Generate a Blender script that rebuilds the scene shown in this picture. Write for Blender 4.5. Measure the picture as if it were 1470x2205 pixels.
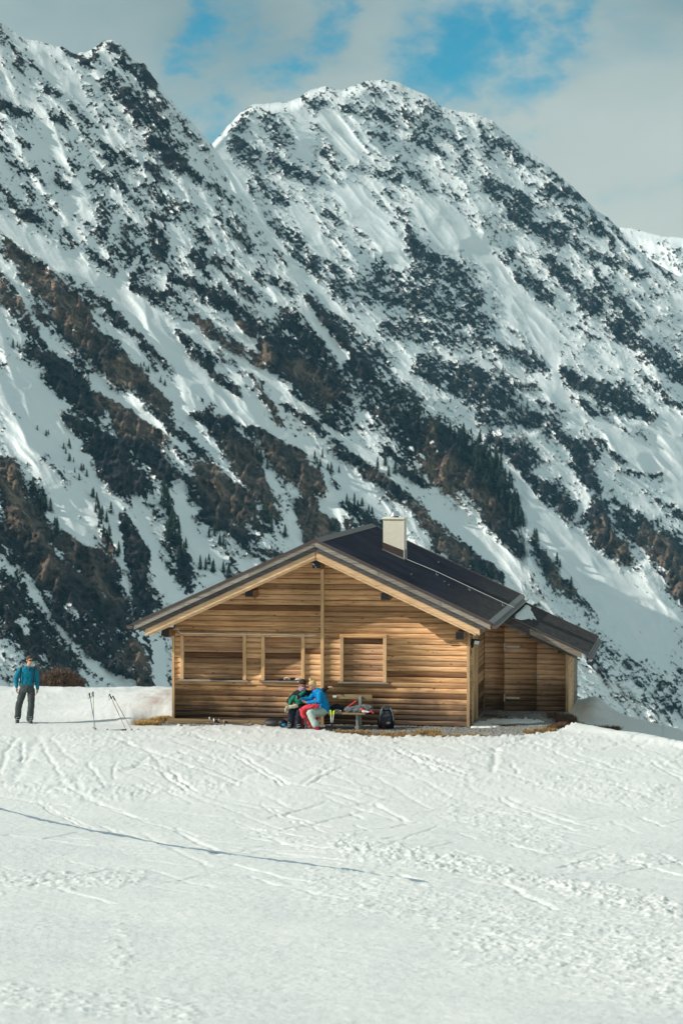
import bpy, bmesh, math, random
import numpy as np
from mathutils import Vector, Matrix, Euler

for _o in list(bpy.data.objects):
    bpy.data.objects.remove(_o)
SC = bpy.context.scene
COL = SC.collection
rng = random.Random(7)

# ------------------------------------------------------------------ camera
CH = 7.76
HAZE = 0.000046
PITCH = math.atan(172.5 / 5206.0)
cam_d = bpy.data.cameras.new('camera')
cam = bpy.data.objects.new('camera', cam_d)
COL.objects.link(cam)
cam.location = (0, 0, CH)
cam.rotation_euler = (math.pi / 2 - PITCH, 0, 0)
cam_d.sensor_fit = 'VERTICAL'
cam_d.sensor_height = 36.0
cam_d.sensor_width = 24.0
cam_d.lens = 85.0
cam_d.clip_start = 0.5
cam_d.clip_end = 20000
cam_d.dof.use_dof = True
cam_d.dof.focus_distance = 63.5
cam_d.dof.aperture_fstop = 3.2
SC.camera = cam

# ------------------------------------------------------------------ light
TH = math.radians(8.8)                      # the hut is turned by this much
SUN_LOC = Vector((1.95, 0.86, -1.38))         # travel of the light in the hut's own axes
_c, _s = math.cos(TH), math.sin(TH)
SUN_DIR = Vector((SUN_LOC.x * _c + SUN_LOC.y * _s, -SUN_LOC.x * _s + SUN_LOC.y * _c, SUN_LOC.z)).normalized()
sun_d = bpy.data.lights.new('sun', 'SUN')
sun = bpy.data.objects.new('sun', sun_d)
COL.objects.link(sun)
sun_d.energy = 4.6
sun_d.angle = math.radians(0.53)
sun_d.color = (1.0, 0.955, 0.86)
sun.rotation_euler = SUN_DIR.to_track_quat('-Z', 'Y').to_euler()
SUN_EL = math.asin(-SUN_DIR.z)
SUN_AZ = math.atan2(-SUN_DIR.x, -SUN_DIR.y)   # clockwise from +Y

world = bpy.data.worlds.new('World')
SC.world = world
world.use_nodes = True
WT = world.node_tree
WT.nodes.clear()
def wn(t, **k):
    n = WT.nodes.new(t)
    for a, b in k.items():
        setattr(n, a, b)
    return n
wo = wn('ShaderNodeOutputWorld')
bg = wn('ShaderNodeBackground')
bg.inputs['Strength'].default_value = 0.11
sky = wn('ShaderNodeTexSky', sky_type='NISHITA')
sky.sun_disc = False
sky.sun_elevation = SUN_EL
sky.sun_rotation = SUN_AZ
sky.altitude = 2200
sky.air_density = 1.0
sky.dust_density = 0.6
sky.ozone_density = 1.0
tint = wn('ShaderNodeMix', data_type='RGBA', blend_type='MULTIPLY')
tint.inputs[0].default_value = 1.0
WT.links.new(sky.outputs[0], tint.inputs[6])
tint.inputs[7].default_value = (0.20, 0.84, 0.88, 1)
tc = wn('ShaderNodeTexCoord')
def direction(x, y):
    v = Vector(((x - 735) / 5206.0, 1.0, -(y - 1102.5) / 5206.0))
    c, s = math.cos(PITCH), math.sin(PITCH)
    v = Vector((v.x, v.y * c + v.z * s, -v.y * s + v.z * c))
    return v.normalized()
# clouds: soft fractal noise over the direction, a few real gaps of blue
mp = wn('ShaderNodeMapping')
mp.inputs['Scale'].default_value = (9, 9, 15.0)
mp.inputs['Rotation'].default_value = (0.0, 0.45, 0.0)
WT.links.new(tc.outputs['Generated'], mp.inputs[0])
nz = wn('ShaderNodeTexNoise')
nz.inputs['Scale'].default_value = 1.6
nz.inputs['Detail'].default_value = 9
nz.inputs['Roughness'].default_value = 0.55
nz.inputs['Distortion'].default_value = 0.35
WT.links.new(mp.outputs[0], nz.inputs['Vector'])
cover = None
def wmath(op, a, b, clamp=False):
    n = wn('ShaderNodeMath', operation=op, use_clamp=clamp)
    for i, v in enumerate((a, b)):
        if v is None: continue
        if isinstance(v, (int, float)): n.inputs[i].default_value = v
        else: WT.links.new(v, n.inputs[i])
    return n.outputs[0]
wv = wn('ShaderNodeTexNoise'); wv.inputs['Scale'].default_value = 5.0; wv.inputs['Detail'].default_value = 6; wv.inputs['Roughness'].default_value = 0.6
WT.links.new(mp.outputs[0], wv.inputs['Vector'])
w1 = wn('ShaderNodeVectorMath', operation='SUBTRACT'); WT.links.new(wv.outputs['Color'], w1.inputs[0]); w1.inputs[1].default_value = (.5, .5, .5)
w2 = wn('ShaderNodeVectorMath', operation='SCALE'); WT.links.new(w1.outputs[0], w2.inputs[0]); w2.inputs['Scale'].default_value = 0.045
w3 = wn('ShaderNodeVectorMath', operation='ADD'); WT.links.new(tc.outputs['Generated'], w3.inputs[0]); WT.links.new(w2.outputs[0], w3.inputs[1])
gap = None
for gx, gy, rx, st in ((990, 120, 120, 1.0), (930, 185, 90, .75), (1090, 70, 90, 1.0), (1230, 20, 60, .7), (1100, 200, 100, .8), (1180, 120, 70, .6),
                       (440, 60, 60, .75), (405, 130, 40, .5), (470, 285, 70, .6), (690, 65, 60, .7), (740, 45, 40, .6), (620, 195, 60, .55), (500, 20, 60, .4)):
    dn = wn('ShaderNodeVectorMath', operation='DISTANCE')
    WT.links.new(w3.outputs[0], dn.inputs[0])
    dn.inputs[1].default_value = direction(gx, gy)
    mr = wn('ShaderNodeMapRange', interpolation_type='SMOOTHSTEP')
    mr.inputs['From Min'].default_value = 0
    mr.inputs['From Max'].default_value = rx * 1.6 / 5206.0
    mr.inputs['To Min'].default_value = st
    mr.inputs['To Max'].default_value = 0
    WT.links.new(dn.outputs['Value'], mr.inputs['Value'])
    gap = mr.outputs[0] if gap is None else wmath('MAXIMUM', gap, mr.outputs[0])
cv = wmath('SUBTRACT', wmath('MULTIPLY_ADD', nz.outputs['Fac'], 1.9), wmath('MULTIPLY', gap, 0.80))
cv.node.inputs[0].links[0].from_node.inputs[2].default_value = -0.12
crp = wn('ShaderNodeMapRange', interpolation_type='SMOOTHSTEP')
crp.inputs['From Min'].default_value = -0.05
crp.inputs['From Max'].default_value = 0.80
WT.links.new(cv, crp.inputs['Value'])
# brightness of the cloud itself
nz2 = wn('ShaderNodeTexNoise')
nz2.inputs['Scale'].default_value = 0.8
nz2.inputs['Detail'].default_value = 5
WT.links.new(mp.outputs[0], nz2.inputs['Vector'])
ccol = wn('ShaderNodeValToRGB')
ccol.color_ramp.elements[0].position = 0.35
ccol.color_ramp.elements[0].color = (2.45, 3.35, 3.45, 1)
ccol.color_ramp.elements[1].position = 0.68
ccol.color_ramp.elements[1].color = (4.3, 5.1, 4.95, 1)
WT.links.new(nz2.outputs['Fac'], ccol.inputs[0])
mx = wn('ShaderNodeMix', data_type='RGBA')
cvf = wmath('MULTIPLY', crp.outputs[0], 0.95)
WT.links.new(cvf, mx.inputs[0])
WT.links.new(tint.outputs[2], mx.inputs[6])
sz = wn('ShaderNodeSeparateXYZ'); WT.links.new(tc.outputs['Generated'], sz.inputs[0])
lowb = wn('ShaderNodeMapRange'); lowb.inputs['From Min'].default_value = 0.05; lowb.inputs['From Max'].default_value = 0.165
lowb.inputs['To Min'].default_value = 1.0; lowb.inputs['To Max'].default_value = 0.0; WT.links.new(sz.outputs['Z'], lowb.inputs['Value'])
cw = wn('ShaderNodeMix', data_type='RGBA'); WT.links.new(wmath('MULTIPLY', lowb.outputs[0], 0.95), cw.inputs[0]); WT.links.new(ccol.outputs[0], cw.inputs[6]); cw.inputs[7].default_value = (6.5, 6.6, 5.8, 1)
WT.links.new(cw.outputs[2], mx.inputs[7])
WT.links.new(mx.outputs[2], bg.inputs[0])
WT.links.new(bg.outputs[0], wo.inputs[0])

SC.view_settings.view_transform = 'Standard'
SC.view_settings.look = 'None'
SC.view_settings.exposure = 0.0
SC.view_settings.gamma = 1.0
SC.view_settings.use_curve_mapping = False
SC.render.engine = 'CYCLES'
try:
    SC.cycles.volume_bounces = 0
    SC.cycles.max_bounces = 5
    SC.cycles.diffuse_bounces = 3
    SC.cycles.transmission_bounces = 3
    SC.cycles.caustics_reflective = False
    SC.cycles.caustics_refractive = False
except Exception:
    pass

# ------------------------------------------------------------------ helpers
def tag(o, label=None, cat=None, group=None, kind=None):
    if label: o['label'] = label
    if cat: o['category'] = cat
    if group: o['group'] = group
    if kind: o['kind'] = kind
    return o

def mesh_obj(name, verts, faces, mat=None, parent=None, smooth=False, mats=None, fmat=None, loc=None, rot=None):
    me = bpy.data.meshes.new(name)
    me.from_pydata([tuple(v) for v in verts], [], faces)
    for m in (mats or ([mat] if mat else [])):
        me.materials.append(m)
    if fmat is not None:
        me.polygons.foreach_set('material_index', fmat)
    if smooth:
        me.polygons.foreach_set('use_smooth', [True] * len(me.polygons))
    me.update()
    return link(name, me, parent, loc, rot)

def link(name, me, parent=None, loc=None, rot=None):
    o = bpy.data.objects.new(name, me)
    COL.objects.link(o)
    if parent: o.parent = parent
    if loc is not None: o.location = loc
    if rot is not None: o.rotation_euler = rot
    return o

def empty(name, loc=(0, 0, 0), rot=(0, 0, 0)):
    o = bpy.data.objects.new(name, None)
    COL.objects.link(o)
    o.location = loc
    o.rotation_euler = rot
    o.empty_display_size = 0.2
    return o

class MB:
    """collects pieces, builds one mesh"""
    def __init__(s): s.v = []; s.f = []; s.m = []
    def add(s, vs, fs, mi=0):
        b = len(s.v); s.v += [tuple(v) for v in vs]
        s.f += [tuple(i + b for i in f) for f in fs]; s.m += [mi] * len(fs); return s
    def box(s, x0, x1, y0, y1, z0, z1, mi=0, bev=0.0):
        if bev > 0:
            bm = bmesh.new(); bmesh.ops.create_cube(bm, size=1)
            for v in bm.verts:
                v.co = Vector(((x0 + x1) / 2 + v.co.x * (x1 - x0), (y0 + y1) / 2 + v.co.y * (y1 - y0), (z0 + z1) / 2 + v.co.z * (z1 - z0)))
            bmesh.ops.bevel(bm, geom=list(bm.edges), offset=bev, segments=1, affect='EDGES')
            return s.bm(bm, mi)
        vs = [(x, y, z) for z in (z0, z1) for y in (y0, y1) for x in (x0, x1)]
        return s.add(vs, [(0, 2, 3, 1), (4, 5, 7, 6), (0, 1, 5, 4), (2, 6, 7, 3), (0, 4, 6, 2), (1, 3, 7, 5)], mi)
    def bm(s, bm, mi=0, M=None):
        bm.verts.ensure_lookup_table()
        if M is not None: bmesh.ops.transform(bm, matrix=M, verts=list(bm.verts))
        for i, v in enumerate(bm.verts): v.index = i
        s.add([v.co[:] for v in bm.verts], [[v.index for v in f.verts] for f in bm.faces], mi); bm.free(); return s
    def tube(s, pts, r, seg=8, mi=0, cap=True):
        pts = [Vector(p) for p in pts]; n = len(pts)
        rs = r if isinstance(r, (list, tuple)) else [r] * n
        vs = []; up = Vector((0, 0, 1))
        for i, p in enumerate(pts):
            d = (pts[min(i + 1, n - 1)] - pts[max(i - 1, 0)]).normalized()
            a = d.cross(up)
            if a.length < 1e-3: a = d.cross(Vector((0, 1, 0)))
            a.normalize(); b = d.cross(a)
            for k in range(seg):
                t = 2 * math.pi * k / seg
                vs.append(p + (a * math.cos(t) + b * math.sin(t)) * rs[i])
        fs = [(i * seg + k, i * seg + (k + 1) % seg, (i + 1) * seg + (k + 1) % seg, (i + 1) * seg + k) for i in range(n - 1) for k in range(seg)]
        if cap: fs += [tuple(range(seg))[::-1], tuple((n - 1) * seg + k for k in range(seg))]
        return s.add(vs, fs, mi)
    def prism(s, poly, y0, y1, mi=0):
        """polygon in x,z extruded along y"""
        n = len(poly)
        vs = [(p[0], y0, p[1]) for p in poly] + [(p[0], y1, p[1]) for p in poly]
        fs = [tuple(range(n)), tuple(range(2 * n - 1, n - 1, -1))] + [(i, i + n, (i + 1) % n + n, (i + 1) % n) for i in range(n)]
        return s.add(vs, fs, mi)
    def build(s, name, mats, parent=None, smooth=False, loc=None, rot=None, fix=True):
        if not isinstance(mats, (list, tuple)): mats = [mats]
        o = mesh_obj(name, s.v, s.f, None, parent, smooth, mats, s.m, loc, rot)
        if fix:
            bm = bmesh.new(); bm.from_mesh(o.data); bmesh.ops.recalc_face_normals(bm, faces=bm.faces); bm.to_mesh(o.data); bm.free()
        return o

# materials -----------------------------------------------------------
def new_mat(name):
    m = bpy.data.materials.new(name); m.use_nodes = True
    nt = m.node_tree; b = nt.nodes['Principled BSDF']
    return m, nt, b
def N(nt, t, **k):
    n = nt.nodes.new(t)
    for a, b in k.items():
        if hasattr(n, a): setattr(n, a, b)
        else: n.inputs[a].default_value = b
    return n
def ramp(nt, src, stops):
    r = nt.nodes.new('ShaderNodeValToRGB')
    e = r.color_ramp.elements
    while len(e) < len(stops): e.new(0.5)
    for i, (p, c) in enumerate(stops):
        e[i].position = p
        e[i].color = (c, c, c, 1) if isinstance(c, (int, float)) else (*c, 1)
    nt.links.new(src, r.inputs[0])
    return r.outputs[0]
def mixc(nt, fac, a, b, mode='MIX'):
    n = nt.nodes.new('ShaderNodeMix'); n.data_type = 'RGBA'; n.blend_type = mode
    for i, v in ((0, fac), (6, a), (7, b)):
        if isinstance(v, (int, float)): n.inputs[i].default_value = v if i == 0 else (v, v, v, 1)
        elif isinstance(v, tuple): n.inputs[i].default_value = (*v, 1) if len(v) == 3 else v
        else: nt.links.new(v, n.inputs[i])
    return n.outputs[2]
def mth(nt, op, a, b=0.0, c=None, clamp=False):
    n = nt.nodes.new('ShaderNodeMath'); n.operation = op; n.use_clamp = clamp
    for i, v in enumerate((a, b, c)):
        if v is None: continue
        if isinstance(v, (int, float)): n.inputs[i].default_value = v
        else: nt.links.new(v, n.inputs[i])
    return n.outputs[0]
def noise(nt, vec, scale, detail=4, rough=0.55, dist=0.0):
    n = nt.nodes.new('ShaderNodeTexNoise')
    n.inputs['Scale'].default_value = scale; n.inputs['Detail'].default_value = detail
    n.inputs['Roughness'].default_value = rough; n.inputs['Distortion'].default_value = dist
    if vec is not None: nt.links.new(vec, n.inputs['Vector'])
    return n.outputs['Fac']
def coords(nt, out='Object', scale=None, rot=None):
    t = nt.nodes.new('ShaderNodeTexCoord'); o = t.outputs[out]
    if scale or rot:
        m = nt.nodes.new('ShaderNodeMapping')
        if scale: m.inputs['Scale'].default_value = scale
        if rot: m.inputs['Rotation'].default_value = rot
        nt.links.new(o, m.inputs[0]); o = m.outputs[0]
    return o
def bump(nt, b, h, strength=0.3, dist=0.01):
    n = nt.nodes.new('ShaderNodeBump')
    n.inputs['Strength'].default_value = strength; n.inputs['Distance'].default_value = dist
    nt.links.new(h, n.inputs['Height']); nt.links.new(n.outputs[0], b.inputs['Normal'])
def simple(name, col, rough=0.7, metal=0.0, var=0.25, scale=14, bmp=0.15, bd=0.004, spec=0.3):
    m, nt, b = new_mat(name)
    c = coords(nt, 'Object')
    f = noise(nt, c, scale, 5, 0.6)
    lo = tuple(x * (1 - var) for x in col); hi = tuple(min(1, x * (1 + var)) for x in col)
    nt.links.new(ramp(nt, f, [(0.3, lo), (0.7, hi)]), b.inputs['Base Color'])
    b.inputs['Roughness'].default_value = rough; b.inputs['Metallic'].default_value = metal
    b.inputs['Specular IOR Level'].default_value = spec
    if bmp: bump(nt, b, noise(nt, c, scale * 2.5, 4), bmp, bd)
    return m

# numpy noise ----------------------------------------------------------
_perm = np.random.RandomState(11).permutation(256).astype(np.int32)
_perm = np.concatenate([_perm, _perm, _perm])
_gr = np.array([(math.cos(a), math.sin(a)) for a in np.linspace(0, 2 * math.pi, 32, endpoint=False)], dtype=np.float32)
def pn(x, y, seed=0):
    xi = np.floor(x).astype(np.int32); yi = np.floor(y).astype(np.int32)
    xf = (x - xi).astype(np.float32); yf = (y - yi).astype(np.float32)
    X = (xi + seed * 17) & 255; Y = (yi + seed * 31) & 255
    def g(dx, dy):
        h = _perm[_perm[(X + dx) & 255] + ((Y + dy) & 255)] & 31
        v = _gr[h]
        return v[..., 0] * (xf - dx) + v[..., 1] * (yf - dy)
    u = xf * xf * xf * (xf * (xf * 6 - 15) + 10); w = yf * yf * yf * (yf * (yf * 6 - 15) + 10)
    a = g(0, 0); b = g(1, 0); c = g(0, 1); d = g(1, 1)
    return (a + u * (b - a) + w * (c - a + u * (a - b - c + d))) * 1.45
def fbm(x, y, oct=5, seed=0, gain=0.5, lac=2.03):
    s = 0; a = 1; t = 0
    for i in range(oct):
        s = s + a * pn(x, y, seed + i * 3); t += a; a *= gain; x = x * lac + 13.7; y = y * lac + 7.3
    return s / t
def ridged(x, y, oct=5, seed=0, gain=0.55, lac=2.1):
    s = 0; a = 1; t = 0; w = 1
    for i in range(oct):
        r = (1 - np.abs(pn(x, y, seed + i * 5))) ** 2
        s = s + a * r * w; w = np.clip(r * 1.6, 0, 1); t += a; a *= gain; x = x * lac + 5.1; y = y * lac + 9.7
    return s / t
def sstep(a, b, x):
    t = np.clip((x - a) / (b - a), 0, 1); return t * t * (3 - 2 * t)
def unproject(U, V, Y):
    """photo pixel + world depth Y -> world point"""
    a = (U - 735.0) / 5206.0; b = -(V - 1102.5) / 5206.0
    c, s = math.cos(PITCH), math.sin(PITCH)
    dy = c + b * s; dz = -s + b * c
    k = Y / dy
    return a * k, Y, CH + dz * k
def gpt(U, V, z=0.0):
    a = (U - 735.0) / 5206.0; b = -(V - 1102.5) / 5206.0
    c, s = math.cos(PITCH), math.sin(PITCH)
    dy = c + b * s; dz = -s + b * c
    k = (z - CH) / dz
    return Vector((a * k, dy * k, z))
# ------------------------------------------------------------------ mountains
# rock outcrops read from the place: x0,y0,w0,x1,y1,w1,amount (survey units)
ROCK = """5 60 20 40 140 25 .6;85 90 8 108 95 8 .9;135 102 14 190 135 22 .9;68 140 12 78 145 12 .9;197 122 24 205 115 20 .9;215 92 16 270 118 26 .85
265 130 30 290 150 24 .9;305 140 20 325 180 30 .95;70 130 12 75 143 14 .8;240 170 40 300 240 70 .72;285 225 30 320 245 40 .9;310 180 40 370 330 70 .72
330 300 40 385 355 50 1;350 220 20 440 320 16 .6;95 180 20 130 200 24 .7;0 228 26 65 248 26 .9;70 240 18 95 260 16 .95;108 250 18 132 262 16 .95
150 225 16 185 262 16 .9;0 300 20 30 350 30 .7;30 300 14 65 310 16 .6;52 365 16 75 372 14 .8;0 400 20 22 425 24 .8;60 465 34 85 475 24 1
22 440 10 45 455 10 .7;60 395 16 65 440 16 .7;128 385 18 160 412 16 .9;112 430 14 122 458 14 .6;195 295 30 260 355 40 .6;170 365 30 230 385 40 .65
262 330 24 292 352 20 .8;312 352 20 362 395 24 .9;205 390 30 225 480 40 .68;200 480 30 250 540 40 .7;255 405 30 295 440 30 .68;305 400 30 390 455 50 .62
400 360 24 490 435 22 .7;275 490 36 300 580 60 .8;330 480 50 370 590 50 .8;410 480 24 440 520 30 .6;470 455 20 490 475 20 .8;500 495 24 540 535 26 .8
440 545 26 470 570 24 .8;135 500 14 160 530 20 .7;200 545 14 240 580 18 .8;475 290 20 530 260 30 .6;500 310 34 540 340 50 .9;560 235 30 610 300 50 .68
648 205 16 690 225 26 .7;535 350 20 570 395 20 .8;590 345 30 640 375 30 .8;640 370 20 685 388 20 .85;530 400 18 545 435 20 .8;580 420 30 635 445 24 .6
575 485 24 640 520 40 .68;620 545 50 725 590 50 .7;700 455 20 735 470 20 .6;690 320 30 735 350 40 .5;785 180 16 810 200 24 .6;735 230 20 845 255 30 .68
792 252 12 830 258 12 1;870 240 26 915 270 40 .9;905 212 14 945 250 18 .8;890 295 24 955 330 20 .8;920 270 16 970 300 18 .7;970 240 8 990 250 8 .8
975 300 14 1010 350 20 .6;1032 262 16 1050 330 30 .6;1060 300 20 1130 350 30 .7;800 288 14 860 298 18 .6;735 352 14 810 370 20 .6;805 378 20 855 382 24 .9
830 410 10 845 418 10 .9;860 345 24 945 425 26 .6;955 420 12 990 430 12 .8;1050 395 40 1130 450 60 .82;1130 350 30 1210 385 30 .7;1180 410 30 1265 430 30 1
1130 480 40 1200 505 50 .95;1090 455 30 1120 475 40 .9;1215 445 30 1275 490 50 .7;1220 515 14 1255 535 16 .9;1290 440 12 1340 515 16 .7;1270 545 20 1385 592 24 .8
1300 500 20 1318 525 20 .6;1275 575 20 1330 640 40 .7;1405 570 8 1455 605 10 .9;995 500 10 1070 560 16 .9;1095 540 20 1110 575 20 .7;1110 590 30 1185 640 30 .8
1160 545 14 1280 660 44 .82;1290 625 30 1360 690 50 .7;1105 635 14 1160 680 14 .9;880 490 26 895 545 40 .95;840 520 20 865 545 30 .7;880 545 40 945 560 30 .95
820 575 40 990 590 50 .8;790 500 14 850 470 20 .5;735 620 60 1000 640 80 .66;900 640 80 1040 700 60 .74;862 445 12 878 485 18 .8;925 455 10 955 465 10 .4
735 700 60 800 760 60 .68;830 705 50 1010 730 60 .68;920 790 60 1070 850 90 .82;1040 730 20 1170 790 40 .8;1090 820 12 1150 832 12 .9
1200 800 24 1330 860 60 .95;1330 860 60 1415 905 30 .9;1215 850 12 1290 890 24 .9;1290 890 24 1350 930 16 .9;1310 700 30 1420 770 50 .82;1420 770 50 1470 810 40 .8
1375 800 10 1430 850 16 .9;1430 860 14 1468 875 14 .9;1235 710 8 1290 725 8 .8;1410 930 12 1465 942 14 .85;1335 1018 14 1420 1022 14 .9;1180 930 20 1270 980 50 .8
1275 945 10 1335 990 20 .8;1250 990 50 1280 1050 30 .9;1110 1015 20 1180 1060 60 .8;1180 1060 60 1245 1110 50 .85;1160 860 8 1235 892 10 .7;1040 900 40 1190 910 30 .8
1060 950 40 1140 990 50 .85;1160 1120 10 1235 1140 8 .8;1275 1070 30 1290 1140 70 .9;1290 1140 70 1340 1200 50 .9;1320 1080 10 1400 1140 30 .8
1340 1120 50 1430 1180 70 .9;1430 1180 80 1480 1260 80 1;1320 1215 10 1460 1350 8 .9;1415 1075 16 1470 1110 20 .7;1250 1380 60 1420 1500 110 .33;1340 1340 14 1380 1360 14 .8
1350 1370 16 1375 1385 14 .7;1150 1165 20 1190 1240 40 .95;1190 1240 36 1250 1290 30 .9;1230 1275 30 1290 1330 20 .7;1270 1430 16 1310 1470 20 .6;1310 1400 10 1330 1420 10 .8
5 510 16 60 580 50 .95;60 580 60 170 680 90 .95;135 580 20 165 605 20 .9;175 600 20 260 680 50 .9;200 600 10 270 700 30 .9;270 690 20 340 800 16 .9
300 720 20 380 800 30 .9;0 610 60 80 690 60 .9;50 690 30 125 765 20 .9;130 680 70 270 800 80 .95;260 790 70 355 870 50 1;15 720 20 60 760 50 .9;60 760 60 170 810 70 1
100 800 50 200 880 70 1;215 850 30 280 920 60 .95;270 900 50 345 945 50 .95;285 940 50 350 1010 60 1;140 900 40 240 970 90 1;200 960 70 290 1040 80 1
295 620 30 335 640 30 .95;355 620 24 380 635 20 .8;350 655 20 400 690 20 .7;350 700 16 365 715 16 .8;385 720 20 430 770 34 .85;440 780 30 510 850 24 .9
415 545 20 455 600 24 .8;378 600 24 425 610 20 .85;410 620 40 500 660 40 .9;440 600 20 480 640 40 .8;490 590 20 555 650 30 .75;550 590 20 620 620 30 .8
487 565 16 505 580 16 .9;425 690 30 500 760 50 .9;510 670 40 620 770 110 .82;490 740 20 570 790 40 .85;580 750 90 720 850 100 .93;665 640 16 740 730 50 .95
620 690 50 700 780 70 .86;630 850 30 735 910 60 .82;540 800 14 610 930 20 .8;525 800 20 570 825 16 .8;620 870 20 740 960 40 .8;340 890 24 430 975 30 .85
415 890 24 500 910 30 .9;450 900 40 550 990 60 .9;545 920 40 600 970 80 .95;600 970 80 680 1040 60 1;430 1000 30 520 1090 90 1;510 970 60 600 1100 60 .95
380 970 16 412 995 16 .9;360 1030 30 410 1060 50 .85;655 1040 20 680 1150 90 1;685 985 16 725 1045 14 .9;0 1000 40 40 1100 80 1;25 890 10 50 900 20 .8
40 855 10 78 895 14 .6;0 795 20 22 825 14 .8;95 985 16 135 1045 30 .85;70 1040 20 90 1100 40 .9;145 970 20 180 1030 16 .4;170 1055 14 215 1100 20 .5
740 720 40 800 800 70 .9;760 800 60 870 880 90 .86;800 840 70 900 960 90 .82;870 900 60 960 1010 100 .95;930 920 60 1030 1030 110 1;1030 1030 110 1100 1120 50 .95
1060 1110 50 1120 1190 30 .95;830 970 30 905 1040 40 .9;735 975 30 820 1020 30 .9;790 1010 40 900 1080 50 .9;890 1080 40 960 1170 50 .85;960 1170 60 1075 1240 40 1
735 1090 20 820 1140 40 .85;20 1010 50 45 1130 60 1;75 1110 60 110 1230 70 1;0 1150 60 100 1220 100 1;140 1160 40 230 1240 110 1;110 1230 110 260 1310 130 1
215 1120 20 245 1200 30 .8;255 1110 20 290 1170 60 1;290 1170 60 300 1230 60 1;285 1230 30 320 1300 50 1;195 1000 20 245 1050 50 1;345 1000 30 400 1060 60 .8
430 1010 40 470 1090 90 1;360 1080 20 368 1170 30 .9;380 1160 30 400 1230 40 .95;340 1190 30 400 1260 50 .6;430 1230 30 500 1240 40 .7;0 1280 120 130 1400 150 .88
130 1330 130 270 1420 120 .88;85 1450 50 170 1475 30 1;285 1400 50 310 1475 40 1;440 1080 40 520 1180 80 1;520 1180 50 600 1200 20 .9;525 1080 30 560 1140 30 .9
525 1185 20 575 1210 20 .9;650 1090 50 720 1150 70 1;0 1440 20 60 1470 30 .4;330 1400 20 370 1460 30 .4;300 1050 30 340 1110 20 .5;740 1150 60 800 1180 50 .9"""
SNOWC = """400 705 24 560 805 16;560 805 20 680 895 12;655 668 12 740 770 26;500 700 20 560 760 8;400 800 60 500 870 44;500 870 44 620 950 18;700 922 12 830 1005 26
830 1005 36 920 1080 28;920 1080 28 1010 1150 30;1010 1150 40 1110 1240 44;545 925 5 565 985 9;565 985 9 600 1080 34;600 1080 34 640 1160 36;580 915 18 690 985 16
690 985 22 780 1060 30;780 1060 20 820 1110 12;700 1010 16 720 1090 26;700 1090 26 740 1140 14;850 1080 7 915 1165 8;480 1150 30 540 1215 40;530 1170 8 575 1205 10
1110 1010 10 1160 1120 40;1160 1120 60 1260 1230 90;1260 1230 100 1400 1350 120;1195 700 8 1195 830 14;1050 560 30 1160 700 40;930 440 40 1050 560 36;1160 700 40 1190 800 20
1190 830 20 1240 900 30;1430 920 60 1480 1050 80;1290 900 20 1400 1000 40;1240 1120 14 1275 1060 14;760 420 50 860 560 40;700 250 30 760 330 30;640 230 20 660 340 20
470 320 24 520 400 20;520 400 16 560 470 14;560 470 14 640 580 14;640 580 12 700 640 16;700 650 12 800 720 12;0 480 30 110 545 30;110 550 40 260 645 40;260 645 50 330 700 40
330 700 40 400 800 60;0 560 10 60 655 12;60 655 10 110 745 14;110 745 16 170 795 16;170 795 24 225 840 20;225 840 16 325 905 12;325 905 12 400 975 10;0 700 20 80 800 50
30 830 80 110 900 70;60 940 90 170 950 50;120 940 60 190 1010 40;200 670 8 270 740 12;270 740 14 330 815 20;330 815 26 400 875 50;190 1000 36 235 1070 30;235 1070 30 255 1140 18
255 1140 18 262 1240 22;262 1240 24 290 1330 20;62 1240 4 110 1330 16;110 1330 16 170 1410 18;170 1410 20 270 1475 26;147 1290 8 165 1325 12;195 1310 10 205 1335 10
105 1170 12 190 1250 5;205 1258 6 245 1305 5;300 1120 18 340 1220 24;340 1220 30 390 1300 26;120 1100 40 190 1170 24;170 1060 40 210 1130 30;385 1050 30 410 1150 20
410 1150 24 460 1230 50;0 1170 8 40 1200 8;50 1340 30 60 1360 20;290 1060 8 300 1100 8;130 560 30 230 620 30;300 560 10 250 610 14;345 620 12 380 500 8;180 370 12 140 470 24
100 320 30 60 340 10;60 200 20 130 330 30;170 420 16 200 480 10;640 450 30 690 540 20;100 1010 30 160 1090 30;340 1390 20 350 1470 30;60 1250 6 80 1290 10
900 450 20 960 520 30;500 230 8 480 300 8;150 165 20 180 215 20;80 110 20 140 190 20"""
BROWN = """5 510 20 60 580 60;60 580 60 170 680 90;260 790 60 355 870 40;215 850 30 280 920 50;270 900 40 345 945 40;425 690 30 500 760 50;510 690 30 560 780 60;490 740 20 570 790 40
540 800 20 610 930 20;600 970 70 680 1040 60;430 1000 40 520 1090 90;510 970 60 600 1100 40;655 1040 30 680 1150 80;20 1010 50 45 1130 60;75 1110 40 110 1230 60;140 1160 40 200 1200 90
85 1450 50 170 1475 40;285 1400 50 310 1475 40;650 1090 50 720 1150 70;930 920 20 920 1000 40;960 1010 60 1060 1090 60;920 1000 50 1000 1100 60;890 1080 30 960 1170 40;960 1170 30 1000 1200 30
1290 1140 50 1340 1200 40;1400 1160 50 1480 1260 80;1190 1240 30 1230 1290 30;1180 1200 30 1200 1230 30;0 620 50 80 690 50;130 680 40 200 740 40;700 1150 40 760 1180 40;1320 1215 12 1460 1350 12
1270 1330 20 1300 1350 20;800 1020 30 830 1030 20;640 790 40 700 850 40;200 1250 30 250 1290 30"""
GW, GH = 850, 790      # survey map, 2 units per cell, starts at -100,0
def _parse(t):
    return [[float(a) for a in s.split()] for s in t.replace('\n', ';').split(';') if s.strip()]
_gx, _gy = np.meshgrid(np.arange(GW) * 2.0 - 100, np.arange(GH) * 2.0)
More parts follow.
